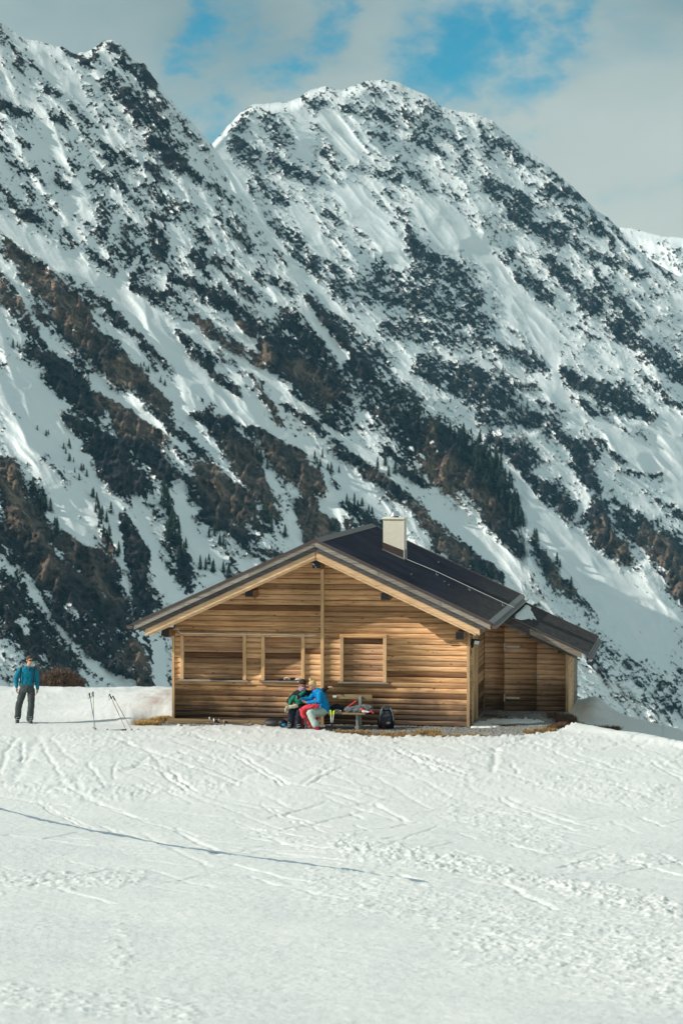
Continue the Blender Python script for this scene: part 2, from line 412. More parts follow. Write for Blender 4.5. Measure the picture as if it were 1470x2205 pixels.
def paint(strokes, default=1.0):
    D = np.zeros((GH, GW), np.float32)
    for s in strokes:
        x0, y0, w0, x1, y1, w1 = s[:6]; d = s[6] if len(s) > 6 else default
        m = max(w0, w1) * 1.3 + 12
        i0 = max(0, int((min(x0, x1) - m + 100) / 2)); i1 = min(GW, int((max(x0, x1) + m + 100) / 2))
        j0 = max(0, int((min(y0, y1) - m) / 2)); j1 = min(GH, int((max(y0, y1) + m) / 2))
        if i1 <= i0 or j1 <= j0: continue
        X = _gx[j0:j1, i0:i1]; Y = _gy[j0:j1, i0:i1]
        dx, dy = x1 - x0, y1 - y0; L = max(dx * dx + dy * dy, 1)
        t = np.clip(((X - x0) * dx + (Y - y0) * dy) / L, 0, 1)
        dist = np.hypot(X - x0 - t * dx, Y - y0 - t * dy)
        w = (w0 + (w1 - w0) * t) * 0.5
        e = 6 + w * 0.38
        D[j0:j1, i0:i1] = np.maximum(D[j0:j1, i0:i1], d * (1 - sstep(-e, e * 0.8, dist - w)))
    return D
MR = paint(_parse(ROCK)); MS = paint(_parse(SNOWC)); MBR = paint(_parse(BROWN))
def lookup(M, U, V):
    x = np.clip((U + 100) / 2, 0, GW - 1.01); y = np.clip(V / 2, 0, GH - 1.01)
    xi = x.astype(int); yi = y.astype(int); fx = x - xi; fy = y - yi
    return (M[yi, xi] * (1 - fx) * (1 - fy) + M[yi, xi + 1] * fx * (1 - fy) + M[yi + 1, xi] * (1 - fx) * fy + M[yi + 1, xi + 1] * fx * fy)

def along(U, V, deg):
    p = math.radians(deg); c, s = math.cos(p), math.sin(p)
    return U * c + V * s, -U * s + V * c

def mountain_fields(U, V, seed, deg):
    # warp the survey so that nothing keeps a drawn edge
    wu = 14 * fbm(U / 55, V / 55, 4, seed + 1) + 5 * fbm(U / 14, V / 14, 3, seed + 2)
    wv = 14 * fbm(U / 55, V / 55, 4, seed + 4) + 5 * fbm(U / 14, V / 14, 3, seed + 5)
    r = lookup(MR, U + wu, V + wv)
    r = r * (1 - .08 * sstep(650, 760, U) * sstep(1050, 900, V))
    r = r * sstep(1590, 1530, V)
    s = lookup(MS, U + wu * .6, V + wv * .6)
    b = lookup(MBR, U + wu, V + wv)
    a, c = along(U, V, deg)
    n1 = fbm(a / 60, c / 22, 5, seed + 7, 0.6)
    a2, c2 = along(U, V, -28)
    n2 = fbm(a2 / 30, c2 / 11, 4, seed + 9, 0.6)
    n3 = fbm(U / 6.5, V / 5.5, 3, seed + 12, 0.6)
    q1 = ridged((a + 30 * n1) / 30, (c + 10 * n1) / 9, 4, seed + 60, 0.62) - .42
    q2 = ridged((a2 + 20 * n1) / 26, (c2 + 10 * n1) / 7.5, 4, seed + 64, 0.62) - .42
    hi = sstep(820, 520, V)
    base = 0.215 + 0.015 * hi + 0.10 * fbm(U / 160, V / 160, 3, seed + 20)
    field = base + r * (1 - .20 * hi) * 0.44 + 0.15 * sstep(.82, 1, r) - s * 0.32 + (0.30 * n1 + 0.22 * n2 + 0.26 * n3 + 0.42 * q1 + 0.42 * q2) * (1 - 0.55 * s) * (1 - 0.35 * sstep(.85, 1, r))
    return field, r, s, b

def relief(U, V, field, r, s, seed, deg, px):
    """depth relief in metres (positive = towards the valley/camera)"""
    a, c = along(U, V, deg)
    wa = 60 * fbm(U / 200, V / 200, 3, seed + 30)
    big = ridged((a + wa) / 520, (c + wa * .7) / 150, 3, seed + 31) - .5
    mid = ridged((a + wa) / 170, c / 52, 3, seed + 35) - .5
    rock = sstep(0.42, 0.60, field)
    cr = ridged(a / 46, c / 19, 4, seed + 40, 0.6) - .5
    a2, c2 = along(U, V, -32)
    cr2 = ridged(a2 / 40, c2 / 16, 4, seed + 43, 0.6) - .5
    fine = fbm(U / 9, V / 9, 3, seed + 46, 0.6)
    cv = ridged((U + .35 * V) / 44 + .5 * fbm(U / 60, V / 60, 2, seed + 81), V / 130, 3, seed + 80, .55) - .5
    cvs = ridged((U + .25 * V) / 17, V / 60, 2, seed + 84, .5) - .5
    snow = fbm(a / 70, c / 26, 4, seed + 50, 0.5)
    k = px
    h = 60 * big + 13 * mid * (1 - .4 * s) + rock * (5 + 14 * cr + 14 * cr2 + 8 * fine + (50 * cv + 18 * cvs) * sstep(.45, .95, r)) + (1 - rock) * (3.0 * snow * (1 - .4 * s) + 1.3 * fine * (1 - .6 * s))
    return h * k

m_mtn, nt, b = new_mat('mountain_rock_and_snow')
at = N(nt, 'ShaderNodeAttribute', attribute_name='rock')
at2 = N(nt, 'ShaderNodeAttribute', attribute_name='brown')
oc = coords(nt, 'Object')
sepn = N(nt, 'ShaderNodeNewGeometry')
fine1 = noise(nt, oc, 0.22, 7, 0.72)
fine2 = noise(nt, oc, 0.9, 4, 0.6)
fld = mth(nt, 'ADD', at.outputs['Fac'], mth(nt, 'MULTIPLY', mth(nt, 'SUBTRACT', fine1, 0.5), 0.70))
fld = mth(nt, 'ADD', fld, mth(nt, 'MULTIPLY', mth(nt, 'SUBTRACT', fine2, 0.5), 0.35))
for _deg, _sc, _amp in ((47, .30, .62), (-34, .34, .50)):
    m3 = nt.nodes.new('ShaderNodeMapping'); m3.vector_type = 'POINT'; m3.inputs['Rotation'].default_value = (0, math.radians(-_deg), 0)
    nt.links.new(oc, m3.inputs[0])
    m4 = nt.nodes.new('ShaderNodeMapping'); m4.inputs['Scale'].default_value = (.22, .30, 1.0); nt.links.new(m3.outputs[0], m4.inputs[0])
    fld = mth(nt, 'ADD', fld, mth(nt, 'MULTIPLY', mth(nt, 'SUBTRACT', noise(nt, m4.outputs[0], _sc, 5, .6, .8), 0.5), _amp))
mr = N(nt, 'ShaderNodeMapRange', interpolation_type='SMOOTHSTEP')
mr.inputs['From Min'].default_value = 0.480; mr.inputs['From Max'].default_value = 0.530
nt.links.new(fld, mr.inputs['Value'])
rk = mr.outputs[0]
rc = ramp(nt, noise(nt, oc, 0.12, 6, 0.7), [(0.34, (0.006, 0.010, 0.014)), (0.48, (0.020, 0.022, 0.027)), (0.60, (0.060, 0.049, 0.046)), (0.74, (0.13, 0.105, 0.095))])
bc = ramp(nt, noise(nt, oc, 0.15, 6, 0.7), [(0.34, (0.035, 0.023, 0.018)), (0.46, (0.16, 0.108, 0.078)), (0.58, (0.33, 0.235, 0.17)), (0.70, (0.42, 0.32, 0.24))])
bfac = mth(nt, 'MULTIPLY', at2.outputs['Fac'], ramp(nt, noise(nt, oc, 0.05, 4), [(0.35, 0.15), (0.6, 1.0)]))
rockc = mixc(nt, bfac, rc, bc)
snowc = ramp(nt, noise(nt, oc, 0.02, 3), [(0.3, (0.80, 0.85, 0.86)), (0.7, (0.88, 0.90, 0.89))])
nt.links.new(mixc(nt, rk, snowc, rockc), b.inputs['Base Color'])
b.inputs['Roughness'].default_value = 0.85
b.inputs['Specular IOR Level'].default_value = 0.15
hh = mth(nt, 'MULTIPLY', noise(nt, oc, 0.5, 6, 0.7), mth(nt, 'MULTIPLY_ADD', rk, 0.75, 0.25))
bump(nt, b, hh, 1.0, 2.2)

def curve(pts):
    xs = [p[0] for p in pts]; ys = [p[1] for p in pts]
    return lambda U: np.interp(U, xs, ys)
def mass(name, u0, u1, nu, top, bot, nv, depth, seed, deg, crag, label_px):
    us = np.linspace(u0, u1, nu)
    tp = top(us)
    tp = tp + crag * (3.2 * fbm(us / 16, us * 0 + seed, 4, seed + 70, 0.65) + 1.2 * fbm(us / 4, us * 0 + seed + 3, 2, seed + 72))
    bt = bot(us)
    t = np.linspace(0, 1, nv)[:, None]
    V = tp[None, :] + (bt - tp)[None, :] * t
    U = np.broadcast_to(us[None, :], V.shape).copy()
    f, r, s, bw = mountain_fields(U, V, seed, deg)
    Y = depth(U, V) 
    edge = sstep(0, 26, V - tp[None, :])
    Y = Y - relief(U, V, f, r, s, seed, deg, label_px) * (0.25 + .75 * edge) + (1 - edge) ** 2 * 30 * label_px
    X, Yw, Z = unproject(U, V, Y)
    # the far side falls away behind the crest
    back = 8
    XB = []; 
    for k in range(back, 0, -1):
        q = k / back
        XB.append(np.stack([X[0] + 40 * q, Y[0] + 320 * q + 20 * q * pn(us / 30, us * 0 + k), Z[0] - 300 * q ** 1.2], -1))
    P = np.stack([X, Yw, Z], -1)
    P = np.concatenate([np.stack(XB, 0), P], 0)
    f = np.concatenate([np.repeat(f[:1], back, 0) * 0 + .33, f], 0); bw = np.concatenate([np.repeat(bw[:1], back, 0) * 0, bw], 0)
    H, W = P.shape[:2]
    me = bpy.data.meshes.new(name)
    me.vertices.add(H * W); me.vertices.foreach_set('co', P.reshape(-1).astype(np.float32))
    i = np.arange(H * W).reshape(H, W)
    q = np.stack([i[:-1, :-1], i[1:, :-1], i[1:, 1:], i[:-1, 1:]], -1).reshape(-1)
    nf = (H - 1) * (W - 1)
    me.loops.add(nf * 4); me.loops.foreach_set('vertex_index', q.astype(np.int32))
    me.polygons.add(nf); me.polygons.foreach_set('loop_start', np.arange(nf, dtype=np.int32) * 4)
    try: me.polygons.foreach_set('loop_total', np.full(nf, 4, np.int32))
    except Exception: pass
    me.polygons.foreach_set('use_smooth', np.ones(nf, bool))
    me.update(calc_edges=True)
    for nm, arr in (('rock', f), ('brown', bw)):
        A = me.attributes.new(nm, 'FLOAT', 'POINT'); A.data.foreach_set('value', arr.reshape(-1).astype(np.float32))
    me.materials.append(m_mtn)
    o = link(name, me)
    o['kind'] = 'structure'
    return o, (us, tp, P[back:], f[back:])

topA = curve([(-90, 5), (0, 45), (25, 65), (60, 86), (90, 90), (110, 97), (135, 101), (160, 116), (190, 112), (203, 103), (222, 88), (240, 86), (262, 98), (285, 125), (300, 138), (311, 134),
              (330, 165), (360, 205), (395, 245), (420, 270), (440, 294), (455, 308), (500, 375), (540, 455), (600, 530), (655, 610), (700, 670), (760, 732), (830, 800), (900, 862), (960, 900),
              (1010, 930), (1060, 975), (1095, 1030), (1120, 1100), (1135, 1190), (1180, 1290), (1300, 1420), (1400, 1500), (1470, 1560), (1580, 1700)])
topB = curve([(380, 420), (455, 312), (465, 300), (490, 272), (520, 240), (545, 225), (590, 222), (625, 218), (645, 210), (665, 195), (700, 186), (735, 195), (760, 185), (790, 174), (830, 172), (860, 178),
              (885, 192), (920, 205), (950, 230), (985, 240), (1025, 245), (1060, 260), (1085, 285), (1130, 320), (1165, 345), (1200, 375), (1230, 400), (1255, 425), (1285, 455), (1310, 470),
              (1330, 490), (1350, 520), (1400, 560), (1450, 590), (1490, 605), (1580, 660)])
topD = curve([(1240, 520), (1300, 505), (1335, 490), (1360, 492), (1400, 502), (1430, 510), (1480, 512), (1580, 540)])
mtA, dA = mass('mountain', -80, 1575, 700, topA, lambda U: np.full_like(U, 1580.0) + (U > 1300) * (U - 1300) * .9, 680,
               lambda U, V: 1500 + .36 * (U - 735) - .55 * (V - 1100), 3, 47, 1.0, .30)
mtB, dB = mass('mountain', 400, 1560, 530, topB, lambda U: topA(U) + 60 + 0 * U, 400,
               lambda U, V: 2500 + .52 * (U - 900) - .9 * (V - 700), 21, 40, 1.0, .50)
mtD, dD = mass('mountain', 1250, 1570, 110, topD, lambda U: np.full_like(U, 760.0), 80,
               lambda U, V: 4600 - .9 * (V - 500) * 1.5, 41, 60, .5, .8)
for o, l in ((mtA, 'steep near mountain flank of dark rock ribs and snow gullies with conifers'), (mtB, 'rounded snow dusted peak in the middle'), (mtD, 'distant white ridge at the right edge')):
    o['label'] = l
# ------------------------------------------------------------------ ground: snow field, gravel, dry grass
HUT = Vector((-4.52, 64.66, 0.0))
UX = Vector((_c, -_s, 0)); NY = Vector((_s, _c, 0))
def W(x, y, z=0.0): return HUT + UX * x + NY * y + Vector((0, 0, z))

def poly_mask(polys, x0, x1, y0, y1, cell=1.0, blur=2):
    xs = np.arange(x0, x1, cell); ys = np.arange(y0, y1, cell)
    X, Y = np.meshgrid(xs, ys); M = np.zeros(X.shape, np.float32)
    for pts, val in polys:
        ins = np.zeros(X.shape, bool); n = len(pts)
        for i in range(n):
            ax, ay = pts[i]; bx, by = pts[(i + 1) % n]
            if ay == by: continue
            cnd = ((ay > Y) != (by > Y)) & (X < (bx - ax) * (Y - ay) / (by - ay) + ax)
            ins ^= cnd
        M[ins] = val
    for _ in range(blur):
        for ax in (0, 1):
            M = (np.roll(M, 1, ax) + M * 2 + np.roll(M, -1, ax)) / 4
    def look(U, V):
        x = np.clip((U - x0) / cell, 0, len(xs) - 1.01); y = np.clip((V - y0) / cell, 0, len(ys) - 1.01)
        xi = x.astype(int); yi = y.astype(int); fx = x - xi; fy = y - yi
        return M[yi, xi] * (1 - fx) * (1 - fy) + M[yi, xi + 1] * fx * (1 - fy) + M[yi + 1, xi] * (1 - fx) * fy + M[yi + 1, xi + 1] * fx * fy
    return look
BARE = [(280, 1562), (300, 1556), (335, 1547), (374, 1541), (1008, 1546), (1008, 1522), (1222, 1522), (1226, 1540), (1240, 1549), (1262, 1552), (1262, 1556),
        (1225, 1566), (1190, 1573), (1150, 1581), (1110, 1587), (1060, 1590), (1010, 1588), (950, 1591), (900, 1588), (870, 1589), (850, 1592), (835, 1586), (800, 1589), (770, 1584), (740, 1581), (712, 1577),
        (690, 1573), (660, 1570), (620, 1568), (590, 1566), (565, 1561), (520, 1559), (470, 1562), (430, 1563), (390, 1564), (350, 1565), (310, 1565)]
PATCH = [(1012, 1567), (1018, 1557), (1035, 1551), (1060, 1548), (1100, 1548), (1130, 1546), (1160, 1550), (1180, 1555), (1150, 1557), (1110, 1558), (1080, 1563), (1060, 1567), (1030, 1568)]
snow_look = poly_mask([([q for q in BARE if q[0] >= 374], 1.0), (PATCH, 0.0)], 262, 1362, 1490, 1604, 1.0, 3)
bare_look = poly_mask([(BARE, 1.0), (PATCH, 0.0)], 262, 1362, 1490, 1604, 1.0, 2)
def to_px(x, y, z):
    c, s = math.cos(PITCH), math.sin(PITCH)
    d = y * c - (z - CH) * s; up = y * s + (z - CH) * c
    return 735 + 5206 * x / d, 1102.5 - 5206 * up / d

def terrain(x, y):
    q = np.maximum(50 - y, 0)
    z = 0.060 * q + 0.00125 * q * q
    z = z + 0.05 * fbm(x / 3.5, y / 6.0, 3, 201) * sstep(75, 60, y) + 0.10 * fbm(x / 9, y / 14, 2, 205) * sstep(60, 50, y)
    lx = (x - HUT.x) * _c - (y - HUT.y) * _s; ly = (x - HUT.x) * _s + (y - HUT.y) * _c
    # bank of old snow at the hut's left side
    z = z + 0.20 * np.exp(-((lx + 0.6) / 1.3) ** 2) * sstep(0.2, 2.6, ly) * sstep(0.4, -.2, lx) * sstep(8.5, 5.5, ly)
    z = z + 0.27 * sstep(64.1, 66.4, y + .25 * x + 1.6) * sstep(-8.2, -5.6, x) * sstep(73, 68, y) * sstep(.6, -.3, lx)
    z = z + 0.05 * sstep(-0.6, -1.9, ly) * sstep(50, 54, y)
    # lip and shaded hollow at the right
    ax, ay, bx, by = 5.9, 64.3, 8.9, 58.8
    L = math.hypot(bx - ax, by - ay); nx, ny = -(by - ay) / L, (bx - ax) / L
    wob = 0.25 * fbm(x / .9, y / 1.4, 3, 211)
    d = (x - ax) * nx + (y - ay) * ny + wob
    d = np.minimum(d, (ly + 1.3) * 1.2 + np.maximum(lx - 11.2, 0) * 1.5 + wob) 
    g = sstep(9.9, 10.6, lx)
    z = z - 0.34 * sstep(0.0, 1.3, d) * g + 0.10 * np.exp(-((d + .25) / .35) ** 2) * g
    z = z - 0.10 * np.maximum(lx - 11.0, 0) * sstep(0.4, 1.8, d)
    # drift beside the shed
    z = z + 0.30 * np.exp(-((lx - 10.9) / .5) ** 2) * sstep(3.9, 5.8, ly) * sstep(10.2, 10.5, lx)
    # edge of the shelf, beyond it the valley side
    ye = np.interp(x, [-40, -12, 5.8, 7.0, 8.3, 9.5, 12, 20], [73.6, 73.3, 73.0, 71.6, 69.2, 67.4, 62, 45]) + 0.35 * fbm(x / 1.3, x * 0 + 3, 3, 215)
    e = np.maximum(y - ye, 0)
    z = z + 0.075 * fbm(x / .8, y / 1.1, 3, 291) * sstep(70.5, 72.8, y)
    z = z - 0.75 * e - 0.05 * np.minimum(e, 1) + 0.04 * sstep(-1.2, 0, y - ye) * (y < ye)
    return z
def tpt(U, V):
    z = 0.0
    for _ in range(12):
        p = gpt(U, V, z)
        z = 0.5 * z + 0.5 * float(terrain(np.array([p.x]), np.array([p.y]))[0])
    p = gpt(U, V, z); return p

_ny, _nx = 900, 640
tt = np.linspace(0, 1, _ny)
yv = 1.0 / (1 / 17.8 + (1 / 76.0 - 1 / 17.8) * tt)            # closer rows where the ground is near
yv = np.concatenate([np.linspace(-6, 17.4, 24), yv, 76 + np.linspace(.5, 60, 26) ** 1.25])
xs = np.linspace(-1, 1, _nx)
half = np.maximum(0.165 * yv, 3.2) + 1.4 + 10 * sstep(80, 200, yv)
XX = xs[None, :] * half[:, None] + (np.sign(xs) * np.clip((np.abs(xs) - .945) / .055, 0, 1) ** 1.6 * 16)[None, :]
YY = np.broadcast_to(yv[:, None], XX.shape).copy()
ZZ = terrain(XX, YY)
near = sstep(14, 17, YY) * sstep(75, 73, YY)
# churned snow: zones of broken clods, spray and ski marks
RUB = [(735, 1822, 50, 985, 1862, 46, 1), (985, 1862, 46, 1185, 1902, 36, .9), (1185, 1902, 36, 1440, 1962, 60, 1), (190, 1712, 30, 330, 1702, 30, .8), (380, 1700, 30, 500, 1690, 30, .8), (560, 1790, 30, 735, 1822, 36, .6),
       (860, 1622, 40, 1010, 1672, 34, .8), (1080, 1596, 40, 1250, 1600, 50, .8), (1000, 1612, 20, 1100, 1640, 30, .5), (735, 1600, 30, 850, 1640, 40, .5), (1130, 1680, 50, 1440, 1720, 50, .7), (980, 1740, 90, 1180, 1810, 90, .6),
       (1240, 1860, 40, 1440, 1850, 24, .6), (0, 1690, 30, 190, 1714, 24, .7), (100, 1580, 20, 280, 1600, 30, .5), (170, 1600, 30, 270, 1660, 30, .5), (520, 1600, 20, 640, 1616, 24, .6), (440, 1610, 20, 520, 1660, 20, .5),
       (20, 1500, 14, 350, 1490, 14, .4), (1050, 2000, 200, 1470, 2080, 200, .55), (0, 1900, 40, 300, 1890, 40, .6), (0, 2140, 60, 400, 2180, 60, .4), (260, 2020, 60, 260, 2060, 60, .4), (700, 1900, 120, 1400, 2050, 160, .45), (380, 1566, 10, 860, 1596, 12, .7), (900, 1600, 12, 1200, 1580, 14, .7)]
UU, VV = to_px(XX, YY, ZZ)
RM = np.zeros(XX.shape, np.float32)
for s in RUB:
    x0, y0, w0, x1, y1, w1, d = s
    dx, dy = x1 - x0, y1 - y0; Lq = dx * dx + dy * dy
    t = np.clip(((UU - x0) * dx + (VV - y0) * dy) / Lq, 0, 1)
    dist = np.hypot(UU - x0 - t * dx, (VV - y0 - t * dy))
    w = (w0 + (w1 - w0) * t) * .5
    RM = np.maximum(RM, d * (1 - sstep(w * .3, w * 1.5, dist + 14 * pn(UU / 22, VV / 14, 77))))
RM = np.maximum(RM, 0.55 * sstep(1780, 1680, VV) * sstep(-.2, .3, fbm(XX / 1.6, YY / 2.6, 3, 281)) * sstep(1560, 1590, VV))
cl1 = ridged(XX / .30, YY / .40, 3, 231, .6); 
cl = np.maximum(fbm(XX / .12, YY / .17, 3, 233, .62), -0.05)
cl2 = np.maximum(fbm(XX / .34, YY / .45, 4, 239, .6), 0)
scl = 1.0
d_rub = RM * (0.085 * cl + 0.11 * cl2 * (0.4 + cl1))
sr = 0.3 + 0.7 * sstep(-.2, .3, fbm(XX / 2.2, YY / 3.0, 3, 241))
rough = 0.011 * fbm(XX / .16, YY / .30, 4, 235, .65) * (0.4 + sr) + 0.014 * fbm(XX / .8, YY / .55, 3, 237) + 0.016 * np.abs(fbm((XX + YY * .6) / 1.4, (YY - XX * .5) / .35, 3, 243))
# diagonal brushed texture left by many skis
brush = 0.010 * fbm((XX * .8 + YY * .6) / 1.2, (XX * .6 - YY * .8) / .12, 3, 247) * sstep(-.1, .4, fbm(XX / 1.8, YY / 3, 2, 249))
ZZ = ZZ + near * (d_rub + rough + brush)
TR = """0 1668 14 1618 .14 .06;14 1618 36 1590 .14 .06;28 1682 60 1632 .25 .05;60 1632 86 1586 .25 .05;46 1640 52 1600 .1 .04;248 1640 246 1658 .08 .03;246 1658 243 1676 .08 .03;275 1660 318 1632 .2 .06
350 1665 400 1702 .10 .06;366 1660 422 1706 .10 .06;305 1600 352 1652 .16 .04;190 1640 222 1690 .06 .03;160 1670 172 1702 .2 .05;136 1682 152 1702 .14 .06;405 1648 512 1690 .08 .05;440 1650 515 1680 .08 .04
512 1682 546 1664 .16 .05;650 1687 702 1654 .14 .06;662 1690 735 1652 .08 .05;630 1742 735 1738 .06 .05;735 1738 800 1728 .06 .05;385 1608 428 1603 .3 .05;400 1580 480 1600 .08 .05;412 1578 492 1606 .08 .05
500 1626 606 1690 .09 .05;516 1624 620 1688 .09 .05;735 1794 846 1782 .09 .08;846 1782 902 1772 .06 .04;776 1732 862 1716 .10 .05;1060 1662 1066 1612 .18 .08;1100 1645 1116 1666 .1 .04;1318 1648 1350 1640 .16 .06
882 1618 1006 1668 .08 .05;866 1624 985 1670 .08 .05;830 1606 930 1640 .08 .04;1290 1732 1470 1742 .06 .05;1205 1870 1290 1850 .1 .05;1290 1850 1390 1862 .1 .04;1150 1600 1240 1640 .10 .04;1240 1640 1330 1664 .10 .04
110 1590 160 1640 .07 .04;90 1600 130 1670 .06 .03;260 1612 300 1600 .07 .04;560 1640 590 1622 .07 .04;0 1716 150 1738 .1 .05;345 1898 440 1896 .06 .04;610 1770 735 1778 .06 .04
1000 1690 1120 1740 .07 .03;1120 1740 1300 1790 .07 .03;1400 1640 1470 1680 .09 .04;1320 1690 1380 1710 .09 .04;180 1500 330 1494 .12 .03;0 1520 180 1508 .14 .035;0 1542 60 1536 .12 .04;100 1536 300 1548 .08 .02
-60 1560 60 1620 .08 .03;900 1700 960 1690 .08 .04;930 1760 1050 1745 .07 .03;620 1700 760 1700 .07 .03;470 1715 600 1740 .06 .03"""
_r = np.random.RandomState(5)
trk = _parse(TR)
for _ in range(330):                       # faint crossing ski marks
    u = _r.uniform(-40, 1500); v = 1588 + 330 * _r.rand() ** 1.6; a = _r.choice([.45, -.35, .2, .7, -.1]) + _r.normal(0, .12); l = _r.uniform(40, 210)
    trk.append([u, v, u + l * math.cos(a), v + l * math.sin(a) * .5, .035 + .04 * _r.rand(), .014 + .026 * _r.rand()])
for s in trk:
    a = tpt(s[0], s[1]); b_ = tpt(s[2], s[3]); w = s[4] * (.55 if s[4] > .075 else 1); dp = s[5]
    m = w * 3 + .4
    r0 = np.searchsorted(yv, min(a.y, b_.y) - m); r1 = np.searchsorted(yv, max(a.y, b_.y) + m)
    if r1 <= r0: continue
    X = XX[r0:r1]; Y = YY[r0:r1]
    X = X + .10 * fbm(X / .9, Y / .9, 2, 251); 
    dx, dy = b_.x - a.x, b_.y - a.y; Lq = dx * dx + dy * dy + 1e-6
    t = ((X - a.x) * dx + (Y - a.y) * dy) / Lq
    tc_ = np.clip(t, 0, 1)
    dist = np.hypot(X - a.x - tc_ * dx, (Y - a.y - tc_ * dy)) / w
    ZZ[r0:r1] += (dp * .8 if w < .07 else dp * .42) * (-np.exp(-(dist * 1.3) ** 2) + 0.22 * np.exp(-((dist - 1.5) * 1.6) ** 2) * (0.5 + fbm(X / .15, Y / .15, 2, 253)))
# bare ground round the hut
UU, VV = to_px(XX, YY, YY * 0 )
bm_ = snow_look(UU + (5 * pn(UU / 9, VV / 6, 91) + 2 * pn(UU / 3, VV / 3, 93)) * sstep(370, 400, UU), VV + 2.2 * fbm(UU / 14, VV / 8, 3, 95) * sstep(360, 400, UU))
inb = (UU > 266) & (UU < 1358) & (VV > 1494) & (VV < 1600)
bb = np.where(inb, bm_, 0)
lxg = (XX - HUT.x) * _c - (YY - HUT.y) * _s; lyg = (XX - HUT.x) * _s + (YY - HUT.y) * _c
under = ((lxg > .12) & (lxg < 7.9) & (lyg > .1) & (lyg < 8.6)) | ((lxg > 7.9) & (lxg < 10.2) & (lyg > 4.05) & (lyg < 8.6))
bb = np.where(under, 1, bb)
ZZ = ZZ - sstep(.22, .75, bb) * (0.24 + ZZ * .8) + 0.035 * sstep(.05, .3, bb) * (1 - sstep(.3, .5, bb))
_n = .22 * fbm(XX / .5, YY / .7, 3, 293)
dl = sstep(.95, .15, lyg + _n) * sstep(-1.0, -.62, lyg + .4 * _n) * sstep(-1.2, -.6, lxg + _n) * (lxg < .3)
ZZ = ZZ - dl * (0.22 + np.maximum(ZZ, 0) * .8)
ZZ = np.where(under, -0.3, ZZ)
P = np.stack([XX, YY, ZZ], -1)
def grid_mesh(name, P, mat, attrs=()):
    H_, W_ = P.shape[:2]
    me = bpy.data.meshes.new(name)
    me.vertices.add(H_ * W_); me.vertices.foreach_set('co', P.reshape(-1).astype(np.float32))
    i = np.arange(H_ * W_).reshape(H_, W_)
    q = np.stack([i[:-1, :-1], i[:-1, 1:], i[1:, 1:], i[1:, :-1]], -1).reshape(-1)
    nf = (H_ - 1) * (W_ - 1)
    me.loops.add(nf * 4); me.loops.foreach_set('vertex_index', q.astype(np.int32))
    me.polygons.add(nf); me.polygons.foreach_set('loop_start', np.arange(nf, dtype=np.int32) * 4)
    try: me.polygons.foreach_set('loop_total', np.full(nf, 4, np.int32))
    except Exception: pass
    me.polygons.foreach_set('use_smooth', np.ones(nf, bool))
    me.update(calc_edges=True)
    for nm, arr in attrs:
        A = me.attributes.new(nm, 'FLOAT', 'POINT'); A.data.foreach_set('value', arr.reshape(-1).astype(np.float32))
    me.materials.append(mat)
    return link(name, me)
dirt = np.exp(-((lxg + .75) / .8) ** 2) * sstep(.3, 1.2, lyg) * sstep(5.5, 3.5, lyg) * 1.0 + .55 * np.exp(-((lxg - 10.9) / .6) ** 2) * sstep(4.2, 5, lyg) * sstep(8, 6.5, lyg)
dirt = np.clip(dirt * sstep(-.35, .5, fbm(XX / .5, YY / .9, 4, 261)), 0, 1)
m_snow, nt, b = new_mat('snow')
oc = coords(nt, 'Object')
dat = N(nt, 'ShaderNodeAttribute', attribute_name='dirt')
sc0 = ramp(nt, noise(nt, oc, 0.7, 5, .6), [(0.3, (0.67, 0.69, 0.685)), (0.7, (0.74, 0.75, 0.735))])
sc1 = mixc(nt, mth(nt, 'MULTIPLY', dat.outputs['Fac'], 0.85), sc0, ramp(nt, noise(nt, oc, 3, 4), [(0.3, (0.36, 0.27, 0.23)), (0.7, (0.56, 0.46, 0.41))]))
nt.links.new(sc1, b.inputs['Base Color'])
b.inputs['Roughness'].default_value = 0.6
b.inputs['Specular IOR Level'].default_value = 0.25
hs = mth(nt, 'ADD', mth(nt, 'MULTIPLY', noise(nt, oc, 9, 6, .7), 1.0), mth(nt, 'MULTIPLY', noise(nt, oc, 34, 4, .7), .14))
bump(nt, b, hs, 0.6, 0.045)
snow = grid_mesh('snow', P, m_snow, [('dirt', dirt)])
snow['kind'] = 'structure'; snow['label'] = 'sunlit trampled snow slope with ski tracks'

# gravel bed
m_grav, nt, b = new_mat('gravel')
oc = coords(nt, 'Object')
vo = N(nt, 'ShaderNodeTexVoronoi'); vo.inputs['Scale'].default_value = 22; nt.links.new(oc, vo.inputs['Vector'])
gc = ramp(nt, vo.outputs['Color'], [(0.1, (0.10, 0.10, 0.10)), (0.5, (0.24, 0.235, 0.22)), (0.9, (0.42, 0.41, 0.38))])
nt.links.new(gc, b.inputs['Base Color']); b.inputs['Roughness'].default_value = .9
bump(nt, b, vo.outputs['Distance'], 0.8, 0.02)
gx = np.linspace(-2.2, 12.8, 150); gy = np.linspace(-2.6, 5.2, 80)
GX, GY = np.meshgrid(gx, gy)
wx = HUT.x + GX * _c + GY * _s; wy = HUT.y - GX * _s + GY * _c
gz = 0.012 * fbm(GX / .5, GY / .5, 3, 271) - 0.012 - 0.22 * sstep(10.3, 12.4, GX) * sstep(-.2, 1.2, GY) - .3 * (sstep(-.7, -1.8, GX) + sstep(-2.0, -2.5, GY))
_gu, _gv = to_px(wx, wy, 0 * wx)
_gm = np.where((_gu > 266) & (_gu < 1358) & (_gv > 1494) & (_gv < 1600), bare_look(_gu, _gv), 0)
gz = gz - .6 * sstep(.12, .0, _gm)
gravel = grid_mesh('gravel_ground', np.stack([wx, wy, gz], -1), m_grav)
gravel['kind'] = 'structure'; gravel['label'] = 'grey gravel strip along the foot of the hut'
